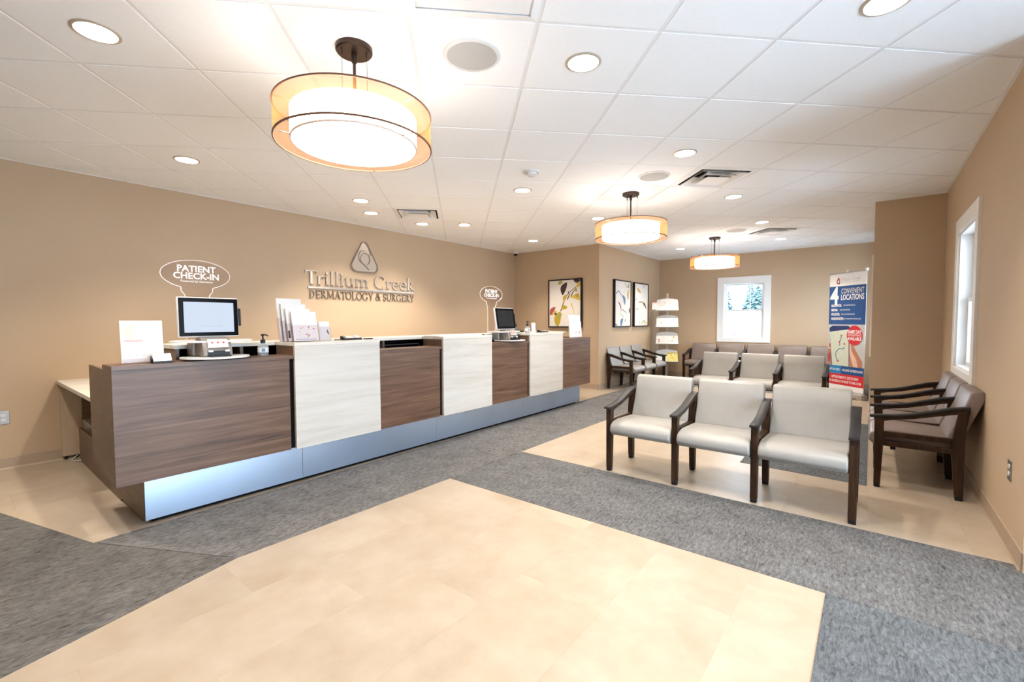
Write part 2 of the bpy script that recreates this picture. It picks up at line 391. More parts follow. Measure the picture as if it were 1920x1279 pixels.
# ceiling: slab above, suspended grid at 45 degrees to the room, a tile in each cell
ce = struct('ceiling', MB().box(XL-T, XV+T, YB-T, YF+T, H+.32, H+.42), TILEC)
GM = .61
def gpt(i, j):        # grid index -> room xy
    gx, gy = (.6212+i)*GM, (3.5823+j)*GM
    return (S2*(gx-gy), S2*(gx+gy))
def clip(poly, nx, ny, d):     # keep nx*x+ny*y<=d
    out = []
    for k in range(len(poly)):
        p, q = poly[k], poly[(k+1) % len(poly)]; a = nx*p[0]+ny*p[1]-d; b = nx*q[0]+ny*q[1]-d
        if a <= 0: out.append(p)
        if (a < 0 < b) or (b < 0 < a):
            t = a/(a-b); out.append((p[0]+t*(q[0]-p[0]), p[1]+t*(q[1]-p[1])))
    return out
def crect(poly, r):
    for n_ in ((-1, 0, -r[0]), (1, 0, r[1]), (0, -1, -r[2]), (0, 1, r[3])):
        poly = clip(poly, *n_)
        if len(poly) < 3: return []
    ar = abs(sum(poly[k][0]*poly[(k+1) % len(poly)][1]-poly[(k+1) % len(poly)][0]*poly[k][1] for k in range(len(poly))))/2
    return poly if ar > 2e-4 else []
CREG = [(XL, XC, YB, YA), (XC, XR, YB, YC), (XA, XC, YA, YF), (XR, XV, YB, YV)]
DIFFC = [(-2, 6), (3, 3), (7, 7)]     # cells with air diffusers
full_tile = None
for i in range(-14, 20):
    for j in range(-14, 20):
        if (i, j) in DIFFC: continue
        e = .011/GM
        sq = [gpt(i+e, j+e), gpt(i+1-e, j+e), gpt(i+1-e, j+1-e), gpt(i+e, j+1-e)]
        ps = [p for p in (crect(sq, r) for r in CREG) if p]
        if not ps: continue
        mb = MB()
        for p in ps: mb.prism(p, H, H+.015)
        c = gpt(i+.5, j+.5)
        ar = 0
        inside = len(ps) == 1 and len(ps[0]) == 4 and all(math.hypot(a[0]-b[0], a[1]-b[1]) < 1e-6 for a, b in zip(ps[0], sq))
        if inside:
            if full_tile is None:
                full_tile = MB().prism([(p[0]-c[0], p[1]-c[1]) for p in sq], H, H+.015).mesh('ceiling_tile', TILEC)
            link('ceiling_tile', full_tile, ce, (c[0], c[1], 0))
        else: part('ceiling_tile', mb, TILEC, ce)
for k in range(-14, 21):
    for ax in (0, 1):
        mb = MB(); e = .012/GM
        for r in CREG:
            if ax == 0: q = [gpt(k-e, -15), gpt(k+e, -15), gpt(k+e, 21), gpt(k-e, 21)]
            else: q = [gpt(-15, k-e), gpt(21, k-e), gpt(21, k+e), gpt(-15, k+e)]
            p = crect(q, r)
            if p: mb.prism(p, H+.002+ax*.0008, H+.03)
        if mb.v: part('grid_bar', mb, GRID, ce)
# wall angle where the ceiling meets the walls
ta = [('trim_1', MB().box(XL, XL+.022, YB, YA, H-.004, H+.02)), ('trim_2', MB().box(XR-.022, XR, YV, YC, H-.004, H+.02)),
      ('trim_3', MB().box(XL+.022, XA, YA-.022, YA, H-.004, H+.02)), ('trim_4', MB().box(XA, XC, YF-.022, YF, H-.004, H+.02)),
      ('trim_5', MB().box(XA, XA+.022, YA, YF-.022, H-.004, H+.02)), ('trim_6', MB().box(XC, XR-.022, YC-.022, YC, H-.004, H+.02)),
      ('trim_7', MB().box(XC-.022, XC, YC, YF-.022, H-.004, H+.02))]
for nm, mb in ta: struct(nm, mb, WHITEP)

# windows ----------------------------------------------------------
def window(name, fn, w, z0, z1, casing, cw=.125, depth=.12):
    """fn maps (along, out, z); out = 0 at the room face of the wall, positive into the room"""
    mb = MB(); p = .02
    mb.box(-cw, 0, 0, p, z0-cw*.75, z1+cw).box(w, w+cw, 0, p, z0-cw*.75, z1+cw).box(0, w, 0, p, z1, z1+cw).box(0, w, 0, p, z0-cw*.75, z0)
    root = struct(name, mb.xf(fn), casing)
    j = .018
    part('jamb', MB().box(0, j, -depth, 0, z0, z1).box(w-j, w, -depth, 0, z0, z1).box(j, w-j, -depth, 0, z1-j, z1).box(j, w-j, -depth, 0, z0, z0+j).xf(fn), WHITEP, root)
    zm = z0+.5*(z1-z0)
    for lo, hi, o in ((z0+j, zm+.02, -.075), (zm-.02, z1-j, -.10)):
        s = .038
        part('sash', MB().box(j, j+s, o-.012, o+.012, lo, hi).box(w-j-s, w-j, o-.012, o+.012, lo, hi).box(j+s, w-j-s, o-.012, o+.012, lo, lo+s).box(j+s, w-j-s, o-.012, o+.012, hi-s, hi).xf(fn), WHITEP, root, bev=.003, seg=1)
        iw = w-2*j-2*s
        for k in (1, 2):
            a = j+s+iw*k/3
            part('muntin', MB().box(a-.008, a+.008, o-.006, o+.006, lo+s, hi-s).xf(fn), WHITEP, root)
        for k in range(3):
            a0 = j+s+iw*k/3+.008*(k > 0); a1 = j+s+iw*(k+1)/3-.008*(k < 2)
            part('pane', MB().box(a0, a1, o-.002, o+.002, lo+s, hi-s).xf(fn), GLASS, root)
    return root
window('window_1', lambda p: Vector((W1[0]+p.x, YF-p.y, p.z)), W1[1]-W1[0], W1[2], W1[3], WHITEP)
window('window_2', lambda p: Vector((XR-p.y, W2[1]-p.x, p.z)), W2[1]-W2[0], W2[2], W2[3], CASE)
window('window_3', lambda p: Vector((XC-p.y, W3[1]-p.x, p.z)), W3[1]-W3[0], W3[2], W3[3], CASE)

# outside --------------------------------------------------------------
gr = struct('ground', MB().box(-60, 60, -60, 90, -.5, -.2), plain('snowy_ground', (.75, .77, .80), .9, var=.12, scale=.4))
tag(part('garden_wall', MB().box(-9, 2, 15.2, 15.5, -.2, .86).box(-9, 2, 15.15, 15.55, .86, .97), plain('red_brick', (.20, .10, .085), .9, var=.2, scale=6)), 'low brick garden wall seen through the far window', 'wall')
struct('ground_bank', MB().prism([(19, -.25), (24, .5), (29, 1.3), (34, 1.95), (60, 2.0), (60, -.25)], -40, 20, 'x'), plain('snow_bank', (.78, .80, .84), .9, var=.15, scale=.7))
CON = plain('conifer', (.055, .10, .10), .9, var=.4, scale=3); BARK = plain('bark', (.12, .09, .07), .9)
def conifer(x, y, h, seed, label):
    rr = random.Random(seed); t = thing('conifer', label, 'tree', (x, y, 1.9), 0, 'conifers outside the far window')
    part('trunk', MB().lathe([(.16, 0), (.1, h*.5), (.02, h*.97)], n=8), BARK, t)
    mb = MB(); n = 15
    for k in range(n):
        f = k/(n-1); z = h*(.08+.86*f); r = (1-f)*h*.27+.12; m_ = 11
        for q in range(m_):
            a = 2*PI*(q+rr.random()*.7)/m_; rl = r*rr.uniform(.65, 1.1); zz = z+rr.uniform(-.1, .1)*h*.2
            c, s_ = math.cos(a), math.sin(a); wd = rl*.28
            mb.poly([(0, 0, zz+rl*.35), (c*rl*.6-s_*wd, s_*rl*.6+c*wd, zz), (c*rl, s_*rl, zz-rl*.22), (c*rl*.6+s_*wd, s_*rl*.6-c*wd, zz), (c*rl*.5, s_*rl*.5, zz-rl*.12)], [(0, 1, 2, 3), (0, 4, 1), (1, 4, 2), (2, 4, 3), (3, 4, 0)])
    part('foliage', mb, CON, t)
conifer(-8.45, 36, 2.3, 1, 'leftmost conifer outside the far window')
conifer(-7.3, 38.5, 2.9, 2, 'tall middle conifer outside the far window')
conifer(-6.35, 36, 2.5, 3, 'rightmost conifer outside the far window')

# ------------------------------------------------------------------ ceiling fittings
def cell(i, j): c = gpt(i+.5, j+.5); return (c[0], c[1])
can_me = {'trim_ring': MB().lathe([(.083, H-.001), (.083, H-.006), (.090, H-.007), (.098, H-.003), (.098, H)], n=36, caps=False).mesh('trim_ring', TRIMR, smooth=True),
          'lens': MB().lathe([(.0, H-.0035), (.05, H-.0035), (.083, H-.0025), (.083, H)], n=36).mesh('lens', LENS, smooth=True)}
cans = [(-4, 0, 'nearest the camera on the left side'), (0, 0, 'just right of the nearest ceiling speaker'),
 (2, -1, 'cut by the top edge of the picture'), (-5, 3, 'above the plain left wall, left of the large pendant'), (2, 2, 'just in front of the middle air diffuser'),
 (0, 4, 'just behind the smoke detector'), (-3, 5, 'in front of the wall lettering, nearer of two'), (-3, 6, 'above the wall lettering, farther of two in line'),
 (-2, 7, 'directly behind the small diffuser by the sign wall'), (-1, 7, 'right of the small diffuser by the sign wall'), (2, 6, 'left of the middle pendant canopy'),
 (4, 4, 'right of the middle pendant canopy'), (6, 6, 'left of the far air diffuser, in line with it'), (8, 8, 'right behind the far air diffuser'),
 (6, 10, 'left of the far pendant near the far wall'), (1, 9, 'near the wall corner with the dome camera'), (-6, 1, 'added out of view over the far left'), (-2, -4, 'added unseen behind the viewer over the front beige floor'), (1, -4, 'added unseen behind the viewer over the right carpet')]  # last three are extra lamps out of view, added for more light
sp = bpy.data.lights.new('can_light', 'SPOT'); sp.energy = CAN_W; sp.color = CAN_COL; sp.spot_size = math.radians(114); sp.spot_blend = .75; sp.shadow_soft_size = .075
for i, j, tx in cans:
    x, y = cell(i, j)
    t = thing('recessed_light', 'round recessed ceiling light '+tx, 'ceiling light', (x, y, 0), 0, 'recessed ceiling lights')
    for nm, me in can_me.items(): link(nm, me, t)
    lo = bpy.data.objects.new('can_light', sp); COL.objects.link(lo); lo.parent = t; lo.location = (0, 0, H-.012)
spk_ring = MB().lathe([(.132, H-.001), (.134, H-.009), (.150, H-.006), (.154, H)], n=40, caps=False).mesh('trim_ring', WPLAST, smooth=True)
spk_gr = MB().lathe([(0, H-.0085), (.09, H-.0085), (.134, H-.006), (.134, H)], n=40).mesh('grille', SPK, smooth=True)
for i, j, tx in ((-1, 0, 'nearest one, right of the large pendant'), (2, 3, 'beside the middle air diffuser'), (6, 7, 'far one beside the far diffuser')):
    x, y = cell(i, j); t = thing('ceiling_speaker', 'round grey ceiling speaker grille, '+tx, 'speaker', (x, y, 0), 0, 'ceiling speakers')
    link('trim_ring', spk_ring, t); link('grille', spk_gr, t)
x, y = cell(0, 3); t = thing('smoke_detector', 'small round white smoke detector on the ceiling', 'smoke detector', (x, y, 0))
part('base_plate', MB().lathe([(.0, H-.012), (.075, H-.012), (.078, H)], n=28), WPLAST, t, smooth=True); part('sensor_cap', MB().lathe([(.0, H-.045), (.03, H-.043), (.048, H-.03), (.052, H-.012)], n=28), WPLAST, t, smooth=True)
x, y = -5.80, 7.43
t = thing('dome_camera', 'small white dome security camera in the ceiling corner', 'security camera', (x, y, 0))
part('mount', MB().lathe([(0, H-.03), (.05, H-.03), (.055, H)], n=24), WPLAST, t, smooth=True); part('dome', MB().lathe([(0, H-.075), (.025, H-.07), (.038, H-.055), (.042, H-.03)], n=24), BLACK, t, smooth=True)
# four-way louvred air diffusers
def sq_ring(mb, a, b, za, zb, t=.003):
    """square cone band from half-size a at za to half-size b at zb"""
    for k in range(4):
        c, s_ = math.cos(k*PI/2), math.sin(k*PI/2)
        P = [(a, -a, za), (a, a, za), (b, b, zb), (b, -b, zb)]
        Q = [(p[0], p[1], p[2]+t) for p in P]
        V = [(c*p[0]-s_*p[1], s_*p[0]+c*p[1], p[2]) for p in P+Q]
        mb.poly(V, [(0, 1, 2, 3), (7, 6, 5, 4), (0, 4, 5, 1), (2, 6, 7, 3)])
    return mb
for (i, j), tx in zip(DIFFC, ('small one in front of the sign wall', 'middle one above the waiting seats', 'far one near the far window')):
    x, y = cell(i, j)
    t = thing('air_diffuser', 'square white louvred ceiling air diffuser, '+tx, 'air vent', (x, y, 0), PI/4, 'ceiling air diffusers')
    part('frame', sq_ring(MB(), .297, .25, H+.001, H-.004), WHITEP, t)
    part('neck', sq_ring(MB(), .255, .25, H-.003, H+.11).box(-.25, .25, -.25, .25, H+.11, H+.115), plain('duct_%d_%d' % (i, j), (.13, .12, .12), .5, .6), t)
    part('louvre', sq_ring(MB(), .232, .15, H-.016, H+.05), WHITEP, t)
    part('louvre', sq_ring(MB(), .160, .10, H-.026, H+.03), WHITEP, t)
    part('centre_panel', MB().box(-.12, .12, -.12, .12, H-.031, H-.028), WHITEP, t)

x, y = cell(-1, -1); t = thing('return_grille', 'flat white framed return air panel cut by the top edge', 'air vent', (x, y, 0), PI/4)
part('frame', sq_ring(MB(), .297, .262, H-.001, H-.007), WHITEP, t); part('face_panel', MB().box(-.25, .25, -.25, .25, H-.006, H-.001), WHITEP, t, bev=.002, seg=1)
# pendants ---------------------------------------------------------------
def pendant():
    t = thing('drum_pendant', '', 'pendant lamp')
    part('canopy', MB().lathe([(0, H-.028), (.085, H-.028), (.092, H-.02), (.092, H)], n=36), BRONZE, t, smooth=True)
    part('stem', MB().lathe([(.008, 2.33), (.008, H-.028)], n=10).lathe([(.014, H-.075), (.014, H-.028)], n=10), BRONZE, t)
    for k in range(3):
        a = 2*PI*k/3+.5
        part('cable', MB().tube([(.07*math.cos(a), .07*math.sin(a), H-.028), (.07*math.cos(a), .07*math.sin(a), 2.33)], .0012, 5), BRONZE, t)
        part('cable_grip', MB().lathe([(.005, H-.06), (.005, H-.028)], (.07*math.cos(a), .07*math.sin(a)), 8), BRONZE, t)
    part('outer_shade', MB().lathe([(.388, 2.20), (.388, 2.368)], n=72, caps=False), SHEER, t, smooth=True, label='sheer amber outer shade')
    for z, nm in ((2.20, 'bottom_rim'), (2.368, 'top_rim')):
        part(nm, MB().lathe([(.385, z-.004), (.391, z-.004), (.391, z+.004), (.385, z+.004), (.385, z-.004)], n=72, caps=False), RIM, t)
    part('inner_shade', MB().lathe([(.312, 2.205), (.312, 2.345)], n=64, caps=False), DRUM, t, smooth=True, label='glowing white inner drum')
    part('drum_cover', MB().lathe([(0, 2.346), (.312, 2.346), (.312, 2.349), (0, 2.349)], n=64, caps=False), DRUMTOP, t)
    part('diffuser', MB().lathe([(0, 2.204), (.306, 2.204), (.306, 2.208), (0, 2.208)], n=64, caps=False), DIFF, t)
    part('diffuser_rim', MB().lathe([(.306, 2.199), (.314, 2.199), (.314, 2.206), (.306, 2.206), (.306, 2.199)], n=64, caps=False), ACRE, t)
    sp_ = MB()
    for k in range(3):
        a = 2*PI*k/3+.2; c, s_ = math.cos(a), math.sin(a)
        for z in (2.366, 2.202): sp_.tube([(.0 if z > 2.3 else .312*c, .0 if z > 2.3 else .312*s_, z if z < 2.3 else 2.335), (.386*c, .386*s_, z)], .003, 6)
    part('spider', sp_, METLT, t)
    return t
p0 = pendant()
for k, (yy, tx) in enumerate(((1.382, 'large nearest one above the counter front'), (4.832, 'middle one of three'), (8.283, 'farthest one near the far window'), (-2.068, 'added unseen behind the viewer'))):  # last pendant is added out of view to brighten the ceiling
    t = p0 if k == 0 else copy_tree(p0)
    t.location = (-2.14, yy, 0); t['label'] = 'double drum pendant lamp with sheer amber shade, '+tx; t['group'] = 'drum pendants in a line'

# ------------------------------------------------------------------ reception counter
FX = -3.45
ct = thing('reception_counter', 'long reception counter with walnut and white ash panels over a steel plinth', 'reception desk', (0, 0, 0))
ZB, ZD, ZW = .31, 1.028, 1.125
ys = [.62, 1.66, 2.42, 3.185, 3.945, 4.695, 5.48, 6.295]
seams = [.754, 1.766, 3.2, 4.7, 6.18]
part('toe_base', MB().box(-4.2, -3.60, .80, 6.12, .002, .03), BLACKM, ct)
for a, b in zip(seams[:-1], seams[1:]): part('plinth_panel', MB().box(-3.575, -3.56, a, b-.003, .03, ZB), STEEL, ct)
part('plinth_side', MB().box(-4.18, -3.562, .754, .772, .022, ZB), WALNUT_END, ct); part('plinth_side', MB().box(-4.2, -3.562, 6.162, 6.18, .022, ZB), STEEL, ct)
part('plinth_core', MB().box(-4.2, -3.576, .775, 6.16, .03, ZB-.002), BLACKM, ct)
for k in range(7):
    a, b = ys[k], ys[k+1]
    if k % 2 == 0:
        g0 = .0 if k == 6 else .034
        part('walnut_panel', MB().box(FX-.02, FX, a-.02*(k == 0), b-g0, ZB, ZD-.026), WALNUT, ct)
        part('ledge', MB().box(-3.695, FX+.004, a-.02*(k == 0), b, ZD-.025, ZD), WALNUT, ct)
        part('carcass', MB().box(-3.68, FX-.022, a+.02, b, ZB+.002, ZD-.026), BLACKM, ct)  # black carries the shadow in the reveal left of each ash panel
    else:
        part('ash_panel', MB().box(FX-.004, FX+.018, a, b, ZB-.002, ZW-.026), ASH, ct)
        part('ash_cap', MB().box(-3.76, FX+.02, a-.002, b+.002, ZW-.025, ZW), ASHTOP, ct)
        part('carcass', MB().box(-3.74, FX-.006, a+.002, b-.002, ZB+.002, ZW-.026), WALNUT_END, ct)
part('end_panel', MB().prism([(-4.10, .38), (FX-.021, ZB), (FX-.021, ZD-.026), (-3.69, ZD-.026), (-3.69, ZD-.03), (-4.10, 1.003)], .60, .619, 'y'), WALNUT_END, ct)
part('end_panel', MB().box(-4.10, FX, 6.296, 6.315, ZB, ZD), WALNUT_END, ct)
part('staff_shelf', MB().box(-4.14, -3.762, .99, 6.1, ZW-.027, ZW-.001), ASHTOP, ct)
for y in (1.0, 1.41, 2.05, 2.70, 3.5, 4.3, 5.1, 5.9): part('shelf_divider', MB().box(-4.12, -3.78, y, y+.022, .76, ZW-.028), WALNUT_END, ct)
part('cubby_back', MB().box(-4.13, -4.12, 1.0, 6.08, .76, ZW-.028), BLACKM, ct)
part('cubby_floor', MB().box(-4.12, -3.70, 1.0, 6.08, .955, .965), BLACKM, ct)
part('work_surface', MB().box(-4.13, -3.70, .80, 6.28, .72, .745), ASHTOP, ct)
# return desk by the left wall
dk = thing('return_desk', 'pale laminate return desk between the left wall and counter end', 'desk')
part('worktop', MB().box(XL+.002, -4.145, .64, 1.35, .715, .745), ASHTOP, dk)
part('leg_panel', MB().box(XL+.004, XL+.03, .655, .80, .03, .715), OAKL, dk)
part('modesty_panel', MB().box(-5.90, -5.88, .80, 1.30, .05, .715), WALNUT_END, dk)
part('base_panel', MB().box(-5.75, -4.185, .754, .772, .0, ZB), WALNUT_END, dk)
part('drawer_pedestal', MB().box(-5.88, -4.3, .80, 1.30, .03, .36), SILV, dk)
part('glide', MB().lathe([(.012, 0), (.012, .03)], (XL+.02, .68), 8).lathe([(.012, 0), (.012, .03)], (XL+.02, .75), 8), BLACK, dk)
tag(part('power_cord', MB().tube([(-5.86, .75, .03), (-5.80, .70, .006), (-5.72, .72, .006), (-5.70, .745, .01), (-5.68, .75, .02)], .005, 6), WPLAST), 'white power cord on the floor under the return desk', 'cord')

# ------------------------------------------------------------------ check-in kiosks
def kiosk(y, lit, label, tilt):
    t = thing('check_in_kiosk', label, 'kiosk', (-3.58, y, ZD))
    # local: +x towards the customer, y along the counter
    part('base_plate', MB().prism(ell(.03, .02, .19, .205, 40), .012, .022), WPLAST, t, smooth=True)
    part('mounting_foot', MB().prism(ell(-.05, .0, .09, .12, 30), 0.0, .012), BLACK, t)
    part('tray', MB().prism(ell(-.08, .04, .17, .255, 40), .118, .130), WPLAST, t, smooth=True)
    part('column', MB().box(-.178, -.06, -.09, .03, .022, .118), SILV, t, bev=.01)
    part('column_trim', MB().box(-.07, -.05, -.02, .04, .022, .118), SILV, t, bev=.01, smooth=True)
    # document scanner
    sc = part('scanner', MB().prism([(-.06, .024), (.10, .024), (.10, .05), (.075, .12), (.03, .152), (-.06, .152)], -.075, .105, 'y'), GREYP, t, bev=.012, smooth=True)
    part('scanner_mouth', MB().box(.085, .112, -.05, .08, .03, .062), BLACK, sc)
    part('scanner_tray', MB().box(.09, .15, -.045, .075, .024, .032), BLACK, sc)
    f = frame_fn((.088, .015, .108), (0, 1, 0), (-.35, 0, 1))
    part('scanner_panel', MB().box(-.062, .062, -.028, .032, 0, .006).xf(f), SILV, sc)
    for k in (-1, 0, 1): part('indicator', MB().lathe([(0, .009), (.006, .009), (.007, .006)], (k*.034, .008), 10).xf(f), ink('indicator_red', (.7, .05, .05)) if k == -1 and lit else MATS['indicator_red'], sc)
    for s_ in (-1, 1): part('latch', MB().box(s_*.05-.014, s_*.05+.014, -.058, -.046, 0, .008).xf(f), WPLAST, sc)
    # monitor
    ft = frame_fn((.0, 0, .155), (0, 1, 0), (-math.sin(tilt), 0, math.cos(tilt)))
    mo = part('monitor', MB().box(-.184, .184, 0, .272, -.03, 0).xf(ft), WPLAST, t, bev=.008, smooth=True)
    part('bezel', MB().box(-.178, .178, .007, .265, 0, .004).xf(ft), BEZEL, mo)
    part('screen', MB().box(-.150, .150, .032, .238, .004, .0055).xf(ft), SCRL if lit else SCRD, mo)
    if lit:
        st_ = MB(); xx = -.055
        for k in range(9):
            wd = (.008, .014, .010, .018, .006, .012, .016, .007, .013)[k]; st_.box(xx, xx+wd, .072, .076, .0055, .0060); xx += wd+.003
        part('screen_text', st_.xf(ft), I_GREY, mo)
    part('card_reader', MB().box(.184, .200, .075, .20, -.028, .0).xf(ft), BLACK, mo, bev=.004)
    part('monitor_stand', MB().box(-.06, -.03, -.05, .06, .13, .22), SILV, t)
    # acrylic sign
    out = []
    a0 = -PI/2+.48
    for k in range(41):
        a = a0+(2*PI-.96)*k/40; out.append((.218*math.cos(a), .245+.105*math.sin(a)))
    right_j = out[0]; left_j = out[-1]
    neck = [(-.10, .125), (-.078, .095), (-.074, .03), (-.074, -.245), (.074, -.245), (.074, .03), (.078, .095), (.10, .125)]
    ol = out+neck
    fs = frame_fn((-.262, .01, .355), (0, 1, 0), (0, 0, 1))
    sg = part('acrylic_sign', MB().prism(ol, -.003, .003).xf(fs), ACRYL, t, label='clear acrylic sign reading patient check-in')
    e = MB(); n_ = len(ol)
    for k in range(n_):
        p, q = ol[k], ol[(k+1) % n_]
        dx, dy = q[0]-p[0], q[1]-p[1]; d = math.hypot(dx, dy)
        if d < 1e-6: continue
        nx, ny = -dy/d*.0035, dx/d*.0035
        e.prism([p, q, (q[0]+nx, q[1]+ny), (p[0]+nx, p[1]+ny)], -.0034, .0034)
    part('sign_edge', e.xf(fs), ACRE, sg)
    for tx, yy, sz, bd in (('PATIENT', .283, .062, .0012), ('CHECK-IN', .232, .062, .0012), ('Powered by clearwave', .195, .022, 0)):
        part('lettering', text_mb(tx, sz, .0005, bold=bd).xf(lambda p: Vector((p.x, p.y+yy, p.z+.004))).xf(fs), PRINTW, sg)
    return t
kiosk(1.15, True, 'check-in kiosk with lit white screen on the near walnut ledge', .03)
kiosk(4.40, False, 'check-in kiosk with dark screen on the farther walnut ledge', .16)

# ------------------------------------------------------------------ things on the counter
def leaning(name, label, cat, x, y, z, w, h, tilt, rz, mat=PAPER, thick=.004, group=None):
    t = thing(name, label, cat, (x, y, z), rz, group)
    f = frame_fn((0, 0, .0), (0, 1, 0), (-math.sin(tilt), 0, math.cos(tilt)))
    return t, f
t, f = leaning('brochure_stand', 'white leaflet stand with printed faces on the near end of the counter', 'leaflet stand', -3.60, .784, ZD, .21, .27, .10, 0)
part('foot', MB().box(-.085, .06, -.105, .105, 0, .004), ACRYL, t); part('back_plate', MB().box(-.107, .107, .003, .268, -.004, 0).xf(f), WPLAST, t)
lf = part('leaflet', MB().box(-.104, .104, .006, .262, .001, .003).xf(f), PAPER, t)
part('print', MB().prism(leaf(-.055, .195, .10, .06, 1.4), .003, .0036).xf(f), ink('ink_peach', (.72, .55, .45)), lf); part('print', MB().box(-.09, .0, .135, .147, .003, .0036).xf(f), I_PINK, lf)
for k in range(3): part('print', MB().prism(ell(-.065+k*.033, .045, .010, .010, 12, 0, PI), .003, .0036).xf(f), I_LGREY, lf)
for k in range(3): part('print', MB().box(-.085, .06-.02*k, .105-.012*k, .109-.012*k, .003, .0034).xf(f), I_LGREY, lf)
part('lip', MB().box(-.104, .104, .003, .03, .006, .008).xf(f), ACRYL, t)
t = thing('card_holder', 'black wire holder of white business cards beside the leaflet stand', 'card holder', (-3.504, .855, ZD))
part('tray', MB().box(-.03, .03, -.052, .052, 0, .006).box(-.03, -.026, -.052, .052, .006, .03).box(.026, .03, -.052, .052, .006, .014).box(-.03, -.004, -.054, -.05, .006, .045), BLACK, t)
part('card_stack', MB().prism([(.012, .008), (.024, .008), (-.006, .058), (-.018, .058)], -.047, .047, 'y'), PAPER, t)
def pump(x, y, z, label, s=1.0):
    t = thing('pump_bottle', label, 'bottle', (x, y, z), 0, 'hand sanitiser bottles')
    part('bottle', MB().lathe([(0, .001*s), (.033*s, .001*s), (.036*s, .006*s), (.036*s, .07*s), (.03*s, .085*s), (.014*s, .095*s), (.014*s, .102*s)], n=24), BOTTLE, t, smooth=True)
    part('gel', MB().lathe([(0, .004*s), (.0335*s, .006*s), (.0335*s, .045*s), (0, .045*s)], n=24), thin_glass('gel_%d' % int(y*100), (.86, .88, .92), .1), t, smooth=True)
    part('label', MB().lathe([(.0368*s, .03*s), (.0368*s, .066*s)], n=24, caps=False), PAPER, t, smooth=True); part('label_print', MB().box(.030*s, .0378*s, -.022*s, .0*s, .036*s, .06*s), I_BLU2, t)
    part('pump_head', MB().lathe([(.017*s, .10*s), (.017*s, .122*s), (.009*s, .128*s), (.006*s, .13*s), (.006*s, .15*s), (.013*s, .153*s), (.012*s, .165*s), (0, .168*s)], n=18), BLACK, t, smooth=True)
    part('nozzle', MB().tube([(0, 0, .158*s), (.0, .025*s, .160*s), (0, .038*s, .15*s)], .005*s, 8), BLACK, t)
pump(-3.57, 1.49, ZD, 'clear pump bottle with black top between kiosk and white panel')
tag(part('black_bag', MB().lathe([(.0, 0), (.05, .0), (.062, .022), (.05, .05), (.02, .062), (0, .064)], n=20).xf(lambda p: Vector((p.x*.7, p.y*1.6, p.z*.9))), BLACK, None, smooth=True, loc=(-3.745, 1.545, .966)), 'black fabric pouch tucked under the shelf behind the bottle', 'pouch')
# tiered brochure rack on the first ash cap
t, f = leaning('brochure_rack', 'tall tiered white brochure rack on the first white cap', 'leaflet stand', -3.6, 1.80, ZW, .2, .36, .16, 0)
for k, (o, h, w0, w1) in enumerate(((-.11, .355, -.135, .075), (-.075, .31, -.12, .09), (-.035, .27, -.105, .10), (.01, .245, -.085, .125))):
    f2 = frame_fn((o+.04, 0, .002), (0, 1, 0), (-math.sin(.2), 0, math.cos(.2)))
    part('pocket', MB().box(w0, w1, 0, h*.55, -.002, .002).box(w0, w0+.003, 0, h*.55, -.03, .002).xf(f2), ACRYL, t)
    lf = part('leaflet', MB().box(w0+.004, w1-.004, .004, h, -.012, -.004).xf(f2), PAPER, t)
    if k == 3:
        rr = random.Random(5)
        for q in range(9):
            part('print', MB().prism(leaf(w0+.05+.13*rr.random(), .04+.085*rr.random(), .02, .008, rr.random()*6), -.0035, -.003).xf(f2), random.Random(q).choice([I_PINK, I_ROSE, I_OCH, I_SKIN2]), lf)
        part('print', MB().box(w0+.02, w1-.02, .018, .021, -.0035, -.003).xf(f2), I_BLU2, lf)
    else: part('print', MB().box(w0+.006, w0+.02, .03, .09, -.0035, -.003).xf(f2), I_BRN if k == 2 else I_LGREY, lf)
part('foot', MB().box(-.14, .06, -.11, .13, 0, .003), ACRYL, t)
t, f = leaning('leaflet_holder', 'small white leaflet holder leaning beside the tiered rack', 'leaflet stand', -3.585, 2.0, ZW, .12, .18, .16, .12)
part('pocket', MB().box(-.055, .055, .002, .12, .0, .003).xf(f), ACRYL, t); lf = part('leaflet', MB().box(-.052, .052, .004, .165, -.010, -.003).xf(f), PAPER, t)
part('print', MB().prism(leaf(.035, .075, .05, .012, 1.9), -.003, -.0022).xf(f), I_BRN, lf)
def terminal(x, y, label, rz=0):
    t = thing('card_terminal', label, 'card terminal', (x, y, ZW), rz, 'card terminals on the counter')
    part('body', MB().prism([(-.04, .0), (.04, .0), (.04, .012), (-.015, .034), (-.04, .034)], -.085, .085, 'y'), BLACK, t, bev=.004, smooth=True)
    part('keypad', MB().prism([(-.012, .0335), (.034, .0150), (.034, .0165), (-.012, .035)], -.06, .02, 'y'), GREYP, t)
    part('display', MB().prism([(-.012, .0335), (.030, .0165), (.030, .018), (-.012, .035)], .03, .075, 'y'), SILV, t)
    part('cable', MB().tube([(0, -.085, .008), (-.01, -.12, .006), (.0, -.16, .006)], .004, 6), BLACK, t)
terminal(-3.60, 2.245, 'dark card terminal with cable on the first white cap')
terminal(-3.60, 5.22, 'dark card terminal on the far white cap')
def pen(x, y, label):
    t = thing('pen', label, 'pen', (x, y, ZW), 0, 'black pens')
    part('barrel', MB().tube([(0, -.05, .006), (0, .045, .006)], .005, 8), BLACK, t); part('tip', MB().tube([(0, .045, .006), (0, .058, .006)], .002, 6), SILV, t)
pen(-3.56, 2.39, 'black pen lying right of the near card terminal'); pen(-3.52, 3.87, 'black pen at the right edge of the middle white cap')
t = thing('notice_slab', 'flat white notice slab with printed letters on the middle white cap', 'notice', (-3.62, 3.52, ZW))
part('slab', MB().box(-.12, .12, -.33, .33, .0, .010), PAPER, t, bev=.002, seg=1)
rr = random.Random(3)
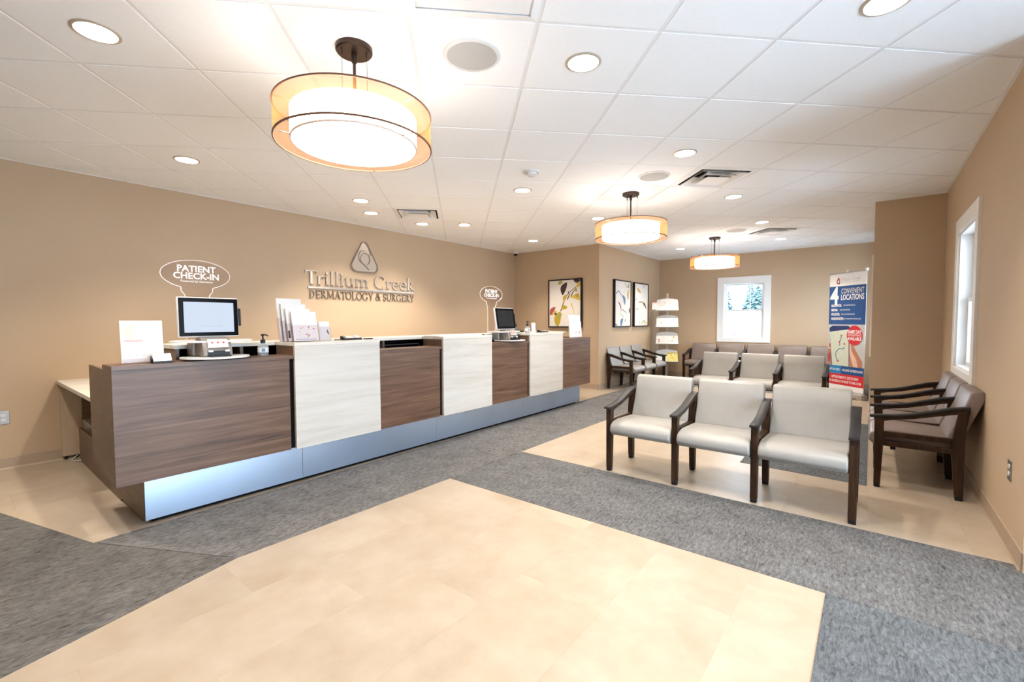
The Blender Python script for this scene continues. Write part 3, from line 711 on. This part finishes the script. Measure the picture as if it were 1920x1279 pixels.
for k in range(9): part('print', MB().box(.02, .085-.02*rr.random(), -.16+k*.05, -.16+k*.05+.02+.012*rr.random(), .010, .0106), I_NAVY if k % 2 else I_BRN, t)
tag(part('document_tray', MB().box(-3.745, -3.70, 2.62, 3.1, .966, .978).box(-3.745, -3.70, 2.62, 2.626, .978, 1.06).box(-3.745, -3.70, 3.094, 3.1, .978, 1.06).box(-3.745, -3.70, 2.62, 3.1, 1.05, 1.056), BLACK), 'black document tray in the slot behind the middle walnut ledge', 'tray')
pump(-3.6, 4.86, ZW, 'clear pump bottle beside the dark-screen kiosk', .95)
t = thing('desk_phone', 'black desk phone behind the dark-screen kiosk', 'phone', (-3.95, 5.05, ZW-.001))
part('base', MB().prism([(-.09, 0), (.09, 0), (.09, .02), (-.09, .07)], -.08, .08, 'y'), BLACK, t, bev=.005, smooth=True); part('handset', MB().tube([(-.08, -.06, .085), (-.03, -.06, .15), (.02, -.06, .155), (.06, -.06, .09)], .018, 8), BLACK, t, smooth=True)
t, f = leaning('card_sign', 'small white upright card beside the far pump bottle', 'sign', -3.56, 4.86+.09, ZW, .05, .13, .05, 0)
part('card', MB().box(-.045, .045, .0, .135, -.002, 0).xf(f), PAPER, t); part('foot', MB().box(-.02, .03, -.045, .045, 0, .003), ACRYL, t)
t, f = leaning('brochure_stand', 'white leaflet stand on the far walnut end of the counter', 'leaflet stand', -3.56, 6.05, ZD, .3, .36, .08, 0)
part('foot', MB().box(-.09, .06, -.17, .17, 0, .004), ACRYL, t); part('back_plate', MB().box(-.175, .175, .003, .345, -.004, 0).xf(f), WPLAST, t)
lf = part('leaflet', MB().box(-.17, .165, .006, .338, .001, .004).xf(f), PAPER, t); part('leaflet', MB().box(-.165, .178, .006, .25, .006, .009).xf(f), PAPER, t)
for k in range(3): part('print', MB().prism(leaf(-.09+k*.1, .075, .05, .02, .6*k), .0091, .0097).xf(f), [I_LGREY, I_PINK, I_PLUM][k], lf)

# ------------------------------------------------------------------ wall sign
class Gl:                       # small serif letter builder, unit = cap height
    def __init__(s): s.p = []
    def rect(s, x0, x1, y0, y1): s.p.append([(x0, y0), (x1, y0), (x1, y1), (x0, y1)]); return s
    def st(s, x, y0, y1, w=.13, b=1, t=1, sw=.06):
        s.rect(x-w/2, x+w/2, y0, y1)
        if b: s.rect(x-w/2-sw, x+w/2+sw, y0, y0+.045)
        if t == 1: s.rect(x-w/2-sw, x+w/2+sw, y1-.045, y1)
        if t == 2: s.p.append([(x-w/2-sw-.02, y1-.09), (x-w/2, y1-.05), (x+w/2, y1), (x-w/2, y1)])
        return s
    def ring(s, cx, cy, rx, ry, a0=0, a1=360, wv=.12, wh=.05, n=20):
        for k in range(n):
            a, b = math.radians(a0+(a1-a0)*k/n), math.radians(a0+(a1-a0)*(k+1)/n)
            o = lambda q: (cx+rx*math.cos(q), cy+ry*math.sin(q)); i = lambda q: (cx+(rx-wv)*math.cos(q), cy+(ry-wh)*math.sin(q))
            s.p.append([o(a), o(b), i(b), i(a)])
        return s
    def seg(s, x0, y0, x1, y1, w):
        s.p.append([(x0-w/2, y0), (x0+w/2, y0), (x1+w/2, y1), (x1-w/2, y1)]); return s
G_ = Gl
def glyph(c):
    g = Gl()
    if c == 'T': return g.st(.40, 0, .96, .14, 1, 0).rect(.04, .76, .92, .985).rect(.02, .075, .78, .985).rect(.725, .78, .80, .985), .74
    if c == 'r': return g.st(.16, 0, .64, .13, 1, 2).ring(.36, .44, .17, .21, 25, 160, .07, .07, 10).ring(.46, .55, .06, .06, 0, 360, .06, .06, 10), .54
    if c == 'i': return g.st(.16, 0, .64, .13, 1, 2).ring(.15, .86, .085, .085, 0, 360, .085, .085, 12), .34
    if c == 'l': return g.st(.16, 0, 1.04, .13, 1, 2), .34
    if c == 'u': return g.st(.16, .18, .64, .13, 0, 2).st(.56, 0, .64, .13, 1, 2).ring(.36, .22, .265, .23, 180, 345, .13, .07, 12), .76
    if c == 'm': return g.st(.16, 0, .64, .13, 1, 2).st(.55, 0, .45, .13, 1, 0).st(.94, 0, .45, .13, 1, 0).ring(.39, .42, .225, .23, 0, 150, .13, .06, 12).ring(.78, .42, .225, .23, 0, 150, .13, .06, 12), 1.14
    if c == 'C': return g.ring(.52, .5, .48, .52, 48, 318, .14, .055, 26).rect(.80, .845, .70, .96), .98
    if c == 'e': return g.ring(.33, .32, .29, .34, 5, 325, .11, .05, 22).rect(.08, .60, .34, .385), .66
    if c == 'k': return g.st(.16, 0, 1.04, .13, 1, 2).seg(.20, .28, .54, .62, .07).seg(.60, .0, .30, .36, .14).rect(.40, .66, .595, .64).rect(.48, .74, 0, .045), .74
    if c == 'D': return g.st(.18, 0, 1, .13).ring(.22, .5, .60, .5, -90, 90, .13, .05, 18), .92
    if c == 'E': return g.st(.18, 0, 1, .13).rect(.2, .64, .95, 1).rect(.2, .54, .48, .53).rect(.2, .66, 0, .05).rect(.60, .64, .84, 1).rect(.62, .66, 0, .17).rect(.51, .545, .41, .60), .76
    if c == 'R': return g.st(.18, 0, 1, .13).ring(.24, .74, .40, .26, -90, 90, .12, .05, 14).seg(.74, 0, .38, .50, .15).rect(.62, .90, 0, .045), .90
    if c == 'M': return g.st(.16, 0, 1, .06).seg(.56, .06, .20, 1, .14).seg(.56, .06, .92, 1, .06).st(.96, 0, 1, .13), 1.16
    if c == 'A': return g.seg(.14, 0, .46, 1, .06).seg(.78, 0, .44, 1, .14).rect(.24, .66, .32, .37).rect(.02, .27, 0, .045).rect(.64, .94, 0, .045), .94
    if c == 'O': return g.ring(.50, .5, .47, .52, 0, 360, .13, .05, 28), 1.02
    if c == 'L': return g.st(.18, 0, 1, .13).rect(.2, .64, 0, .05).rect(.60, .64, 0, .2), .72
    if c == 'G': return g.ring(.52, .5, .48, .52, 48, 330, .13, .055, 26).rect(.80, .845, .70, .96).st(.84, .08, .42, .12, 0, 1), 1.06
    if c == 'Y': return g.st(.44, 0, .48, .13, 1, 0).seg(.44, .42, .14, 1, .13).seg(.46, .42, .74, 1, .06).rect(.0, .28, .955, 1).rect(.62, .86, .955, 1), .86
    if c == 'S': return g.ring(.34, .74, .27, .28, 40, 270, .10, .06, 16).ring(.34, .25, .28, .27, -140, 90, .10, .06, 16).rect(.52, .56, .76, .96).rect(.08, .12, .05, .26), .70
    if c == 'U': return g.st(.16, .3, 1, .13, 0, 1).st(.74, .3, 1, .06, 0, 1).ring(.44, .32, .345, .33, 180, 360, .12, .06, 16), .92
    if c == '&': return g.ring(.44, .78, .21, .24, 0, 360, .08, .05, 18).ring(.38, .27, .34, .28, 60, 350, .12, .06, 20).seg(.90, 0, .34, .66, .14).seg(.62, .12, .82, .52, .06).rect(.70, .94, .50, .545), 1.02
    return g, .36
ws = thing('wall_sign', 'satin metal logo and raised lettering on the wall behind the counter', 'sign', (XL, 3.93, 1.3))
def sign_row(txt, y0, y1, zb, hgt, dep, mat, gap=.0):
    tot = sum(glyph(c)[1] for c in txt); sx = (y1-y0)/tot; x = y0
    for c in txt:
        g, ad = glyph(c)
        if g.p:
            mb = MB()
            for p in g.p: mb.prism([(x+q[0]*sx-3.93, zb+q[1]*hgt-1.3) for q in p], .004, dep, 'x')
            part('letter', mb, mat, ws)
        x += ad*sx
sign_row('Trillium Creek', 3.02, 4.86, 1.787, .192, .024, METLT)
sign_row('DERMATOLOGY & SURGERY', 3.075, 4.85, 1.607, .105, .018, METDK)
part('underline', MB().box(.004, .022, 3.06-3.93, 4.84-3.93, 1.737-1.3, 1.762-1.3), METLT, ws)
# emblem: rounded triangular plate with swirling relief
def rtri(s, cz=0.0, n=14):
    cs = [(0, .31), (.205, -.075), (-.205, -.075)]; rs = [.055, .085, .085]; pts = []
    cs = [(0, .165), (.142, -.145), (-.142, -.145)]
    for k, (c, r) in enumerate(zip(cs, (.062, .085, .085))):
        a0 = (150, 30, 270)  # unused
        st_, en = ((155, 25), (25, -90), (270, 155))[k]
        for q in range(n):
            a = math.radians(st_+(en-st_)*q/(n-1)); pts.append((c[0]*s+r*s*math.cos(a), cz+c[1]*s+r*s*math.sin(a)))
    return pts
em = part('emblem', MB().prism([(p[0], p[1]+.94) for p in rtri(1.0)], .004, .02, 'x'), METLT, ws, label='rounded triangular metal emblem')
o_, i_ = rtri(1.0), rtri(.92); r_ = MB()
for k in range(len(o_)):
    q = (k+1) % len(o_); r_.prism([(p[0], p[1]+.94) for p in (o_[k], o_[q], i_[q], i_[k])], .02, .03, 'x')
part('rim', r_, METDK, em)
def relief(pts, w0, w1):
    m_ = MB(); o = stroke(pts, w0, w1); k = len(pts)
    for i in range(k-1): m_.prism([(p[0], p[1]+.94) for p in (o[i], o[i+1], o[2*k-2-i], o[2*k-1-i])], .02, .027, 'x')
    part('relief_line', m_, METDK, em)
relief(ell(0.01, -.03, .078, .085, 26, -1.1, 4.6), .012, .004)
relief([(-.01+.09*math.cos(a)*-1, .0-.0+.1*math.sin(a)) for a in [math.radians(d) for d in range(60, -70, -8)]] + [(.02, -.14), (.07, -.185)], .006, .016)
relief([(.0, .205), (.045, .17), (.085, .10), (.10, .03)], .006, .014)
relief([(-.10, .02), (-.06, .085), (.0, .09)], .004, .008)

# ------------------------------------------------------------------ tandem seating
P_, NDEP = .556, .49
arm_top = [(-.03, .555), (.02, .560), (.12, .570), (.22, .590), (.32, .622), (.42, .655), (.52, .672)]
arm_bot = [(y, z-.020) for y, z in arm_top]
bm_arm = MB().prism(arm_top+arm_bot[::-1], -.029, .029, 'x').mesh('armrest', ARMBLK, .006, 2, True)
under = [(y, z-.020) for y, z in arm_top[1:]]; under2 = [(.02, .475), (.055, .515), (.12, .532), (.22, .549), (.32, .577), (.42, .604), (.5, .62)]
bm_under = MB().prism([(.0, .538)]+under+[(.52, .62)]+[p for p in under2[::-1] if p[0] > .05]+[(.052, .50), (0, .50)], -.02, .02, 'x').mesh('arm_rail', DWOOD)
bm_front = MB().prism([(.0, .538), (.058, .538), (.058, .36), (.045, .026), (.005, .026)], -.0225, .0225, 'x').mesh('front_leg', DWOOD, .004, 2)
bm_rear = MB().prism([(.50, .026), (.455, .026), (.43, .36), (.44, .48), (.462, .63), (.52, .653), (.505, .52), (.50, .42)], -.0225, .0225, 'x').mesh('rear_leg', DWOOD, .004, 2)
bm_r1 = MB().prism([(.05, .435), (.05, .395), (.44, .40), (.44, .435)], -.017, .017, 'x').mesh('upper_rail', DWOOD, .003, 1)
bm_r2 = MB().prism([(.05, .36), (.05, .325), (.44, .325), (.44, .36)], -.017, .017, 'x').mesh('lower_rail', DWOOD, .003, 1)
bm_g1 = MB().box(-.021, .021, .006, .044, .0, .027).mesh('leg_glide', BLACK, .003, 1)
bm_g2 = MB().box(-.021, .021, .457, .499, .0, .027).mesh('leg_glide', BLACK, .003, 1)
seat_prof = [(.015, .385), (.0, .40)]
def cushion(prof, w, name, mat, bev):
    me = MB().prism(prof, -w/2, w/2, 'x').mesh(name, mat, bev, 4, True); return me
sp_prof = [(-.035, .352), (-.035, .385), (-.02, .412), (.02, .432), (.10, .440), (.25, .434), (.46, .425), (.46, .335), (.0, .318)]
bk_prof = [(.408, .425), (.418, .40), (.48, .40), (.505, .46), (.60, .725), (.60, .765), (.585, .782), (.545, .782), (.522, .762), (.495, .66), (.45, .53)]
seat_me, back_me = {}, {}
for k, mt in (('greige', GREIGE), ('taupe', TAUPE)):
    seat_me[k] = cushion(sp_prof, P_-.052, 'seat', mt, .014); back_me[k] = cushion(bk_prof, P_-.058, 'backrest', mt, .014)
beam = {n: MB().box(.02, P_*n-.02, .10, .13, .295, .325).box(.02, P_*n-.02, .36, .39, .295, .325).mesh('support_beam', BLACK) for n in (3, 5)}
def bench(n, kind, loc, rz, label):
    """local: seats along +x, sitter faces -y, front legs at y = 0"""
    t = thing('tandem_bench', label, 'bench', loc, rz, 'tandem waiting benches')
    for k in range(n+1):
        for nm, me in (('armrest', bm_arm), ('arm_rail', bm_under), ('front_leg', bm_front), ('rear_leg', bm_rear), ('upper_rail', bm_r1), ('lower_rail', bm_r2), ('leg_glide', bm_g1), ('leg_glide', bm_g2)):
            link(nm, me, t, (k*P_, 0, 0))
    for k in range(n):
        link('seat', seat_me[kind], t, ((k+.5)*P_, 0, 0)); link('backrest', back_me[kind], t, ((k+.5)*P_, 0, 0))
    link('support_beam', beam[n], t)
    return t
bench(3, 'greige', (-1.735, 3.50, .002), 0, 'three-seat greige bench nearest the camera, backs to the far wall')
bench(3, 'greige', (-2.13, 7.05, .002), 0, 'three-seat greige bench in the second row behind the nearest bench')
bench(3, 'greige', (XA+.545, 7.83, .002), PI/2, 'three-seat greige bench under the pair of framed pictures')
bench(5, 'taupe', (-3.17, YF-.63, .002), 0, 'five-seat taupe bench along the far wall under the window')
bench(3, 'taupe', (XR-.595, 4.45+3*P_, .002), -PI/2, 'three-seat taupe bench under the right wall window')

# ------------------------------------------------------------------ pictures
def picture(name, label, fn, w, h, art, d=.05):
    t = thing(name, label, 'picture', tuple(fn(Vector((0, -h/2, 0)))), 0, 'framed botanical pictures')
    inv = Matrix.Translation(-Vector(t.location)); F = lambda p: inv @ fn(p)
    fw = .022
    part('frame', MB().box(-w/2, -w/2+fw, -h/2, h/2, 0, d).box(w/2-fw, w/2, -h/2, h/2, 0, d).box(-w/2+fw, w/2-fw, h/2-fw, h/2, 0, d).box(-w/2+fw, w/2-fw, -h/2, -h/2+fw, 0, d).xf(F), BLACK, t)
    cv = part('canvas', MB().box(-w/2+fw, w/2-fw, -h/2+fw, h/2-fw, .004, d-.012).xf(F), CANVAS, t)
    z = d-.012
    for k, (kind, mat, a) in enumerate(art):
        z0, z1 = z, z+.0006+.0002*k
        if kind == 'leaf': mb = MB().prism(leaf(a[0]*w, a[1]*h, a[2]*w, a[3]*w, math.radians(a[4])), z0, z1)
        else: mb = ribbon(MB(), [(p[0]*w, p[1]*h) for p in a[0]], a[1]*w, a[2]*w, z0, z1)
        part('brushstroke', mb.xf(F), mat, cv)
artA = [('leaf', I_OLV, (-.13, .42, .16, .09, 20)), ('leaf', I_BRN, (.0, .30, .36, .17, 68)), ('line', I_BRN, ([(.42, .38), (.25, .28), (.1, .2), (.0, .08), (-.06, -.04), (-.12, -.16)], .012, .028)),
 ('line', I_BRN, ([(.1, .25), (.14, .17), (.08, .08)], .02, .03)), ('line', I_BRN, ([(.34, .3), (.24, .22), (.18, .12)], .012, .03)), ('leaf', I_OCH, (.02, .11, .2, .1, 60)), ('leaf', I_YEL, (.32, .09, .34, .1, -18)), ('leaf', I_OCH, (.37, .14, .16, .1, -30)),
 ('leaf', I_OLV, (.34, .27, .11, .07, 100)), ('leaf', I_YEL, (.42, .36, .16, .1, 50)), ('leaf', I_OCH, (-.01, -.1, .2, .11, 10)), ('line', I_YEL, ([(.19, .0), (.24, -.1), (.28, -.22)], .03, .008)), ('leaf', I_ROSE, (-.36, -.16, .28, .12, 55)), ('leaf', I_YEL, (-.31, -.2, .2, .06, 40)),
 ('leaf', I_OCH, (-.17, -.33, .42, .2, 78)), ('leaf', I_OLV, (-.13, -.27, .2, .1, 70)), ('leaf', I_BRN, (.36, .47, .22, .1, 170)), ('line', I_GREY, ([(-.2, -.42), (-.22, -.47)], .01, .004)), ('leaf', I_BRN, (-.27, -.22, .09, .05, 50))]
picture('framed_picture', 'black-framed ochre leaf and branch painting on the warm wall', lambda p: Vector((-4.665+p.x, YA-p.z, 1.625+p.y)), .75, .935, artA)
artB = [('line', I_BLU2, ([(-.42, .2), (-.28, .27), (-.05, .16), (.1, .04)], .035, .02)), ('leaf', I_BLU2, (.05, .08, .3, .13, -62)), ('leaf', I_PLUM, (-.2, -.06, .34, .06, -52)), ('line', I_PLUM, ([(-.05, -.12), (.15, -.17), (.22, -.2)], .02, .02)), ('leaf', I_OLV, (.34, .2, .3, .1, 85)), ('leaf', I_YEL, (.36, .24, .16, .07, 80)),
 ('line', I_OLV, ([(.1, .44), (.25, .36), (.4, .42)], .02, .03)), ('leaf', I_GREY, (.36, .4, .16, .08, 100)), ('leaf', I_BLU2, (-.06, -.4, .26, .14, 60)), ('leaf', I_GREY, (.16, -.36, .1, .06, 50)), ('line', I_GREY, ([(-.15, -.2), (-.05, -.26), (.06, -.28)], .012, .02)), ('leaf', I_BRN, (.42, -.14, .16, .07, 80)), ('line', I_BRN, ([(-.44, -.44), (-.34, -.46)], .03, .02))]
fnL = lambda yc: (lambda p: Vector((XA+p.z, yc+p.x, 1.625+p.y)))
picture('framed_picture', 'black-framed blue and plum leaf painting, nearer of the pair', fnL(8.50), .76, .935, artB)
artC = [('leaf', I_OCH, (-.22, .32, .2, .08, -30)), ('leaf', I_OLV, (-.12, .29, .16, .06, -20)), ('line', I_PLUM, ([(-.2, .06), (.05, .07), (.25, .0), (.36, -.08)], .02, .05)), ('leaf', I_BRN, (.22, -.01, .3, .07, -36)), ('leaf', I_OLV, (.12, .02, .2, .05, -42)), ('line', I_GREY, ([(-.42, -.14), (-.3, -.08), (-.2, -.1)], .02, .012)), ('leaf', I_GREY, (-.24, -.1, .08, .05, 20)),
 ('leaf', I_GREY, (-.36, .12, .07, .04, 60)), ('line', I_OLV, ([(.05, -.42), (.2, -.36), (.38, -.42)], .03, .03)), ('leaf', I_LEMON, (.3, -.42, .14, .06, 30)), ('leaf', I_LGREY, (-.1, -.4, .1, .03, 80)), ('leaf', I_LGREY, (.2, .42, .18, .05, 20))]
picture('framed_picture', 'black-framed pale picture with a small plum sprig, farther of the pair', fnL(9.42), .76, .935, artC)

# ------------------------------------------------------------------ magazine rack
mrx, mry = -3.56, 10.02
t = thing('magazine_rack', 'white four-tier magazine rack on a pole in the far corner', 'magazine rack', (mrx, mry, .002), math.radians(20))
part('base', MB().prism(ell(0, 0, .21, .19, 32), 0, .012), WPLAST, t, smooth=True)
part('pole', MB().box(-.025, .025, .0, .045, .012, 1.885), SILV, t, bev=.005)
mg = [(I_PINK, I_LGREY), (I_LGREY, I_PINK), (I_YEL, I_ROSE), (I_LEMON, I_LEMON)]
for k, zt in enumerate((1.50, 1.135, .765, .375)):
    f = frame_fn((0, -.17, zt), (1, 0, 0), (0, .45, .89))
    up_ = [(-.235, 0), (.235, 0), (.215, .27), (.12, .295), (0, .305), (-.12, .295), (-.215, .27)]
    sh = part('tier', MB().prism(up_, -.008, 0).box(-.235, .235, 0, .012, 0, .03).xf(f), WPLAST, t)
    for q, s_ in enumerate((-1, 1)):
        if k == 3 and q == 0: continue
        ma = plain('cover_%d_%d' % (k, q), ((.60, .59, .58), (.58, .57, .58))[q] if k != 3 else (.66, .56, .12), .4, var=.03)
        b0, b1 = (-.225, -.005) if s_ < 0 else (.005, .225)
        mz = link('magazine', MB().box(b0, b1, .013, .225, .001, .008).xf(lambda p: t.matrix_basis @ f(p)).mesh('magazine', ma)); mz.parent = None
        tag(mz, ('magazine with %s cover on %s tier of the corner rack, %s side' % (('pale', 'pale', 'pale', 'yellow')[k], ('the top', 'the second', 'the third', 'the bottom')[k], ('left', 'right')[q])), 'magazine', 'magazines on the corner rack')
        rr = random.Random(k*2+q)
        for z_ in range(5):
            a, b = rr.uniform(b0+.02, b1-.06), rr.uniform(.03, .18)
            part('cover_print', MB().box(a, a+rr.uniform(.02, .05), b, b+rr.uniform(.008, .03), .008, .0086).xf(lambda p: t.matrix_basis @ f(p)), mg[k][z_ % 2] if k != 3 else (PRINTW, I_BRN, PRINTW, I_ROSE, PRINTW)[z_], mz)
f = frame_fn((0, -.17, 1.50), (1, 0, 0), (0, .45, .89))
mz = part('magazine', MB().box(-.32, -.20, .012, .19, .031, .036).xf(lambda p: t.matrix_basis @ f(p)), PAPER); tag(mz, 'pale leaflet sticking out left of the top rack tier', 'leaflet', 'magazines on the corner rack')
part('cover_print', MB().box(-.32, -.20, .17, .188, .036, .0366).xf(lambda p: t.matrix_basis @ f(p)), I_PINK, mz)

# ------------------------------------------------------------------ roll-up banner
A, B = Vector((-.585, 9.62, 0)), Vector((-.075, 9.10, 0)); rv = (B-A).normalized(); bw = (B-A).length
t = thing('rollup_banner', 'blue roll-up banner advertising four convenient locations by the column', 'banner', tuple((A+B)/2+Vector((0, 0, .002))))
nrm = rv.cross(Vector((0, 0, 1)))
fb = frame_fn((0, 0, 0), rv, (0, 0, 1))
part('base_cassette', MB().prism([(.06, 0), (-.06, 0), (-.05, .075), (-.005, .095), (.05, .075)], -bw/2-.02, bw/2+.02, 'x').xf(lambda p: fb(Vector((p.x, p.z, p.y)))), SILV, t)
part('foot', MB().box(.22, .28, 0, .03, -.14, .18).xf(fb), OAKL, t); part('support_pole', MB().tube([(0, .09, -.03), (0, 2.06, -.03)], .011, 8).xf(fb), SILV, t)
z0, z1 = .10, 2.06; hh = z1-z0
part('top_rail', MB().box(-bw/2, bw/2, z1, z1+.03, -.012, .012).xf(fb), SILV, t)
for s_ in (0, 1): part('rail_cap', MB().lathe([(0, .014), (.02, .014), (.02, -.014), (0, -.014)], (s_*bw/2*.99, z1+.03), 12).xf(fb), PRINTW, t)
sheet = part('banner_sheet', MB().box(-bw/2, bw/2, z0, z1, -.001, .001).xf(fb), PRINTW, t)
lay = [.0012]
def pr(mb_fn, mat):
    a = lay[0]; lay[0] += .00018
    part('print', mb_fn(a, a+.00016).xf(fb), mat, sheet)
def prect(u0, u1, v0, v1, mat): pr(lambda a, b: MB().box((u0-.5)*bw, (u1-.5)*bw, z1-v1*hh, z1-v0*hh, a, b), mat)
def ppoly(pts, mat): pr(lambda a, b: MB().prism([((u-.5)*bw, z1-v*hh) for u, v in pts], a, b), mat)
def ptext(s, u, v, size, mat, align='CENTER', xs=1.0, bold=0): pr(lambda a, b: text_mb(s, size, .0001, align, bold, xs).xf(lambda p: Vector((p.x+(u-.5)*bw, p.y+z1-v*hh, p.z+b))), mat)
prect(0, 1, .0, .105, PRINTW); prect(0, 1, .105, .435, I_BLUE); prect(0, 1, .435, .82, I_LGREY)
ppoly([(.25, .025), (.29, .05), (.30, .078), (.27, .088), (.22, .086), (.19, .075), (.21, .05)], I_ROSE); ppoly([(.25, .05), (.275, .07), (.25, .08), (.22, .07)], PRINTW); ppoly([(.27, .07), (.30, .074), (.285, .088), (.25, .088)], I_NAVY)
ptext('Trillium Creek', .55, .05, .085, I_LGREY, xs=.85); ptext('DERMATOLOGY & SURGERY', .55, .074, .03, I_LGREY)
ptext('4', .15, .195, .40, PRINTW, xs=.85, bold=.012); ptext('CONVENIENT', .64, .152, .125, PRINTW, xs=.56); ptext('LOCATIONS', .64, .205, .13, PRINTW, xs=.62, bold=.003)
for k, (a, b, wd, wt) in enumerate((('BRUNSWICK:', '3812 CENTER ROAD, #1', .30, .36), ('MEDINA:', '5783 WOOSTER PIKE', .20, .31), ('WOOSTER:', '128 E. MILLTOWN ROAD, #205', .24, .42), ('WADSWORTH:', '195 WADSWORTH ROAD, #205', .32, .46))):
    v = .272+k*.038
    ptext(a, .07, v, .058, PRINTW, 'LEFT', wd*bw/(.058*len(a)*.62), .002); ptext(b, .07+wd+.04, v, .036, PRINTW, 'LEFT', wt*bw/(.036*len(b)*.60))
# hand holding a phone with a map
ppoly([(.0, .66), (.06, .60), (.12, .61), (.10, .78), (.0, .80)], I_SKIN); ppoly([(.01, .60), (.08, .575), (.12, .60), (.10, .645), (.02, .655)], I_SKIN2); ppoly([(.03, .61), (.08, .59), (.09, .63), (.05, .64)], I_ROSE); ppoly([(.0, .70), (.08, .68), (.10, .72), (.07, .76), (.0, .765)], I_ROSE)
ppoly([(.60, .56), (.66, .585), (.76, .64), (.94, .74), (.96, .82), (.60, .82)], I_SKIN); ppoly([(.60, .56), (.64, .57), (.66, .65), (.80, .73), (.86, .82), (.76, .82), (.66, .73), (.60, .66)], I_SKIN2)
ppoly([(.03, .465), (.12, .445), (.55, .445), (.60, .455), (.62, .82), (.13, .82)], I_NAVY); ppoly([(.04, .50), (.575, .475), (.605, .82), (.15, .82)], I_MAP)
for uv in (((.38, .535), (.37, .56), (.34, .585), (.34, .62)), ((.48, .63), (.42, .645), (.34, .64), (.24, .675), (.23, .70), (.27, .74), (.30, .755))):
    pr(lambda a, b: ribbon(MB(), [((u-.5)*bw, z1-v*hh) for u, v in uv], .016, .016, a, b), I_BLU2)
for u, v in ((.38, .53), (.33, .585), (.47, .60), (.30, .75)): ppoly(ell(u, v, .022, .009, 10), I_RED)
ppoly(ell(.735, .525, .205, .082, 36), I_RED)
ptext('SAME DAY', .735, .497, .078, PRINTW, xs=.72, bold=.002); ptext('APPOINTMENTS', .735, .525, .05, PRINTW, xs=.72); ptext('AVAILABLE', .735, .554, .075, PRINTW, xs=.72, bold=.002)
prect(0, .40, .79, .86, I_SKY); prect(.40, 1, .79, .86, I_BLUE); prect(0, 1, .86, .955, I_RED); prect(0, 1, .955, 1, PRINTW)
ptext('VIRTUAL VISITS', .21, .825, .052, PRINTW, xs=.62, bold=.001); ptext('ONLINE SCHEDULING', .70, .825, .056, PRINTW, xs=.72, bold=.001)
ptext('APPOINTMENTS: 330.725.0569', .5, .89, .062, PRINTW, xs=.66, bold=.001); ptext('OR SCHEDULE ONLINE TCDMD.COM', .5, .925, .058, PRINTW, xs=.66, bold=.001)

# ------------------------------------------------------------------ outlets
def outlet(fn, label):
    t = thing('wall_outlet', label, 'outlet', tuple(fn(Vector((0, -.058, 0)))), 0, 'steel wall outlets'); inv = Matrix.Translation(-Vector(t.location)); F = lambda p: inv @ fn(p)
    part('cover_plate', MB().box(-.036, .036, -.058, .058, 0, .006).xf(F), PLATE, t, bev=.002, seg=1)
    for s_ in (-1, 1): part('socket', MB().prism(ell(0, s_*.02, .017, .0145, 20), .006, .009).xf(F), WPLAST, t)
    part('screw', MB().lathe([(0, .008), (.004, .008), (.004, .006)], n=8).xf(F), PLATE, t)
outlet(lambda p: Vector((XL+p.z, .302+p.x, .455+p.y)), 'steel wall outlet on the far left wall at the picture edge')
outlet(lambda p: Vector((XR-p.z, 3.70-p.x, .44+p.y)), 'steel wall outlet low on the right wall')
outlet(lambda p: Vector((XC-p.z, 7.62-p.x, .45+p.y)), 'steel wall outlet behind the column beside the banner')
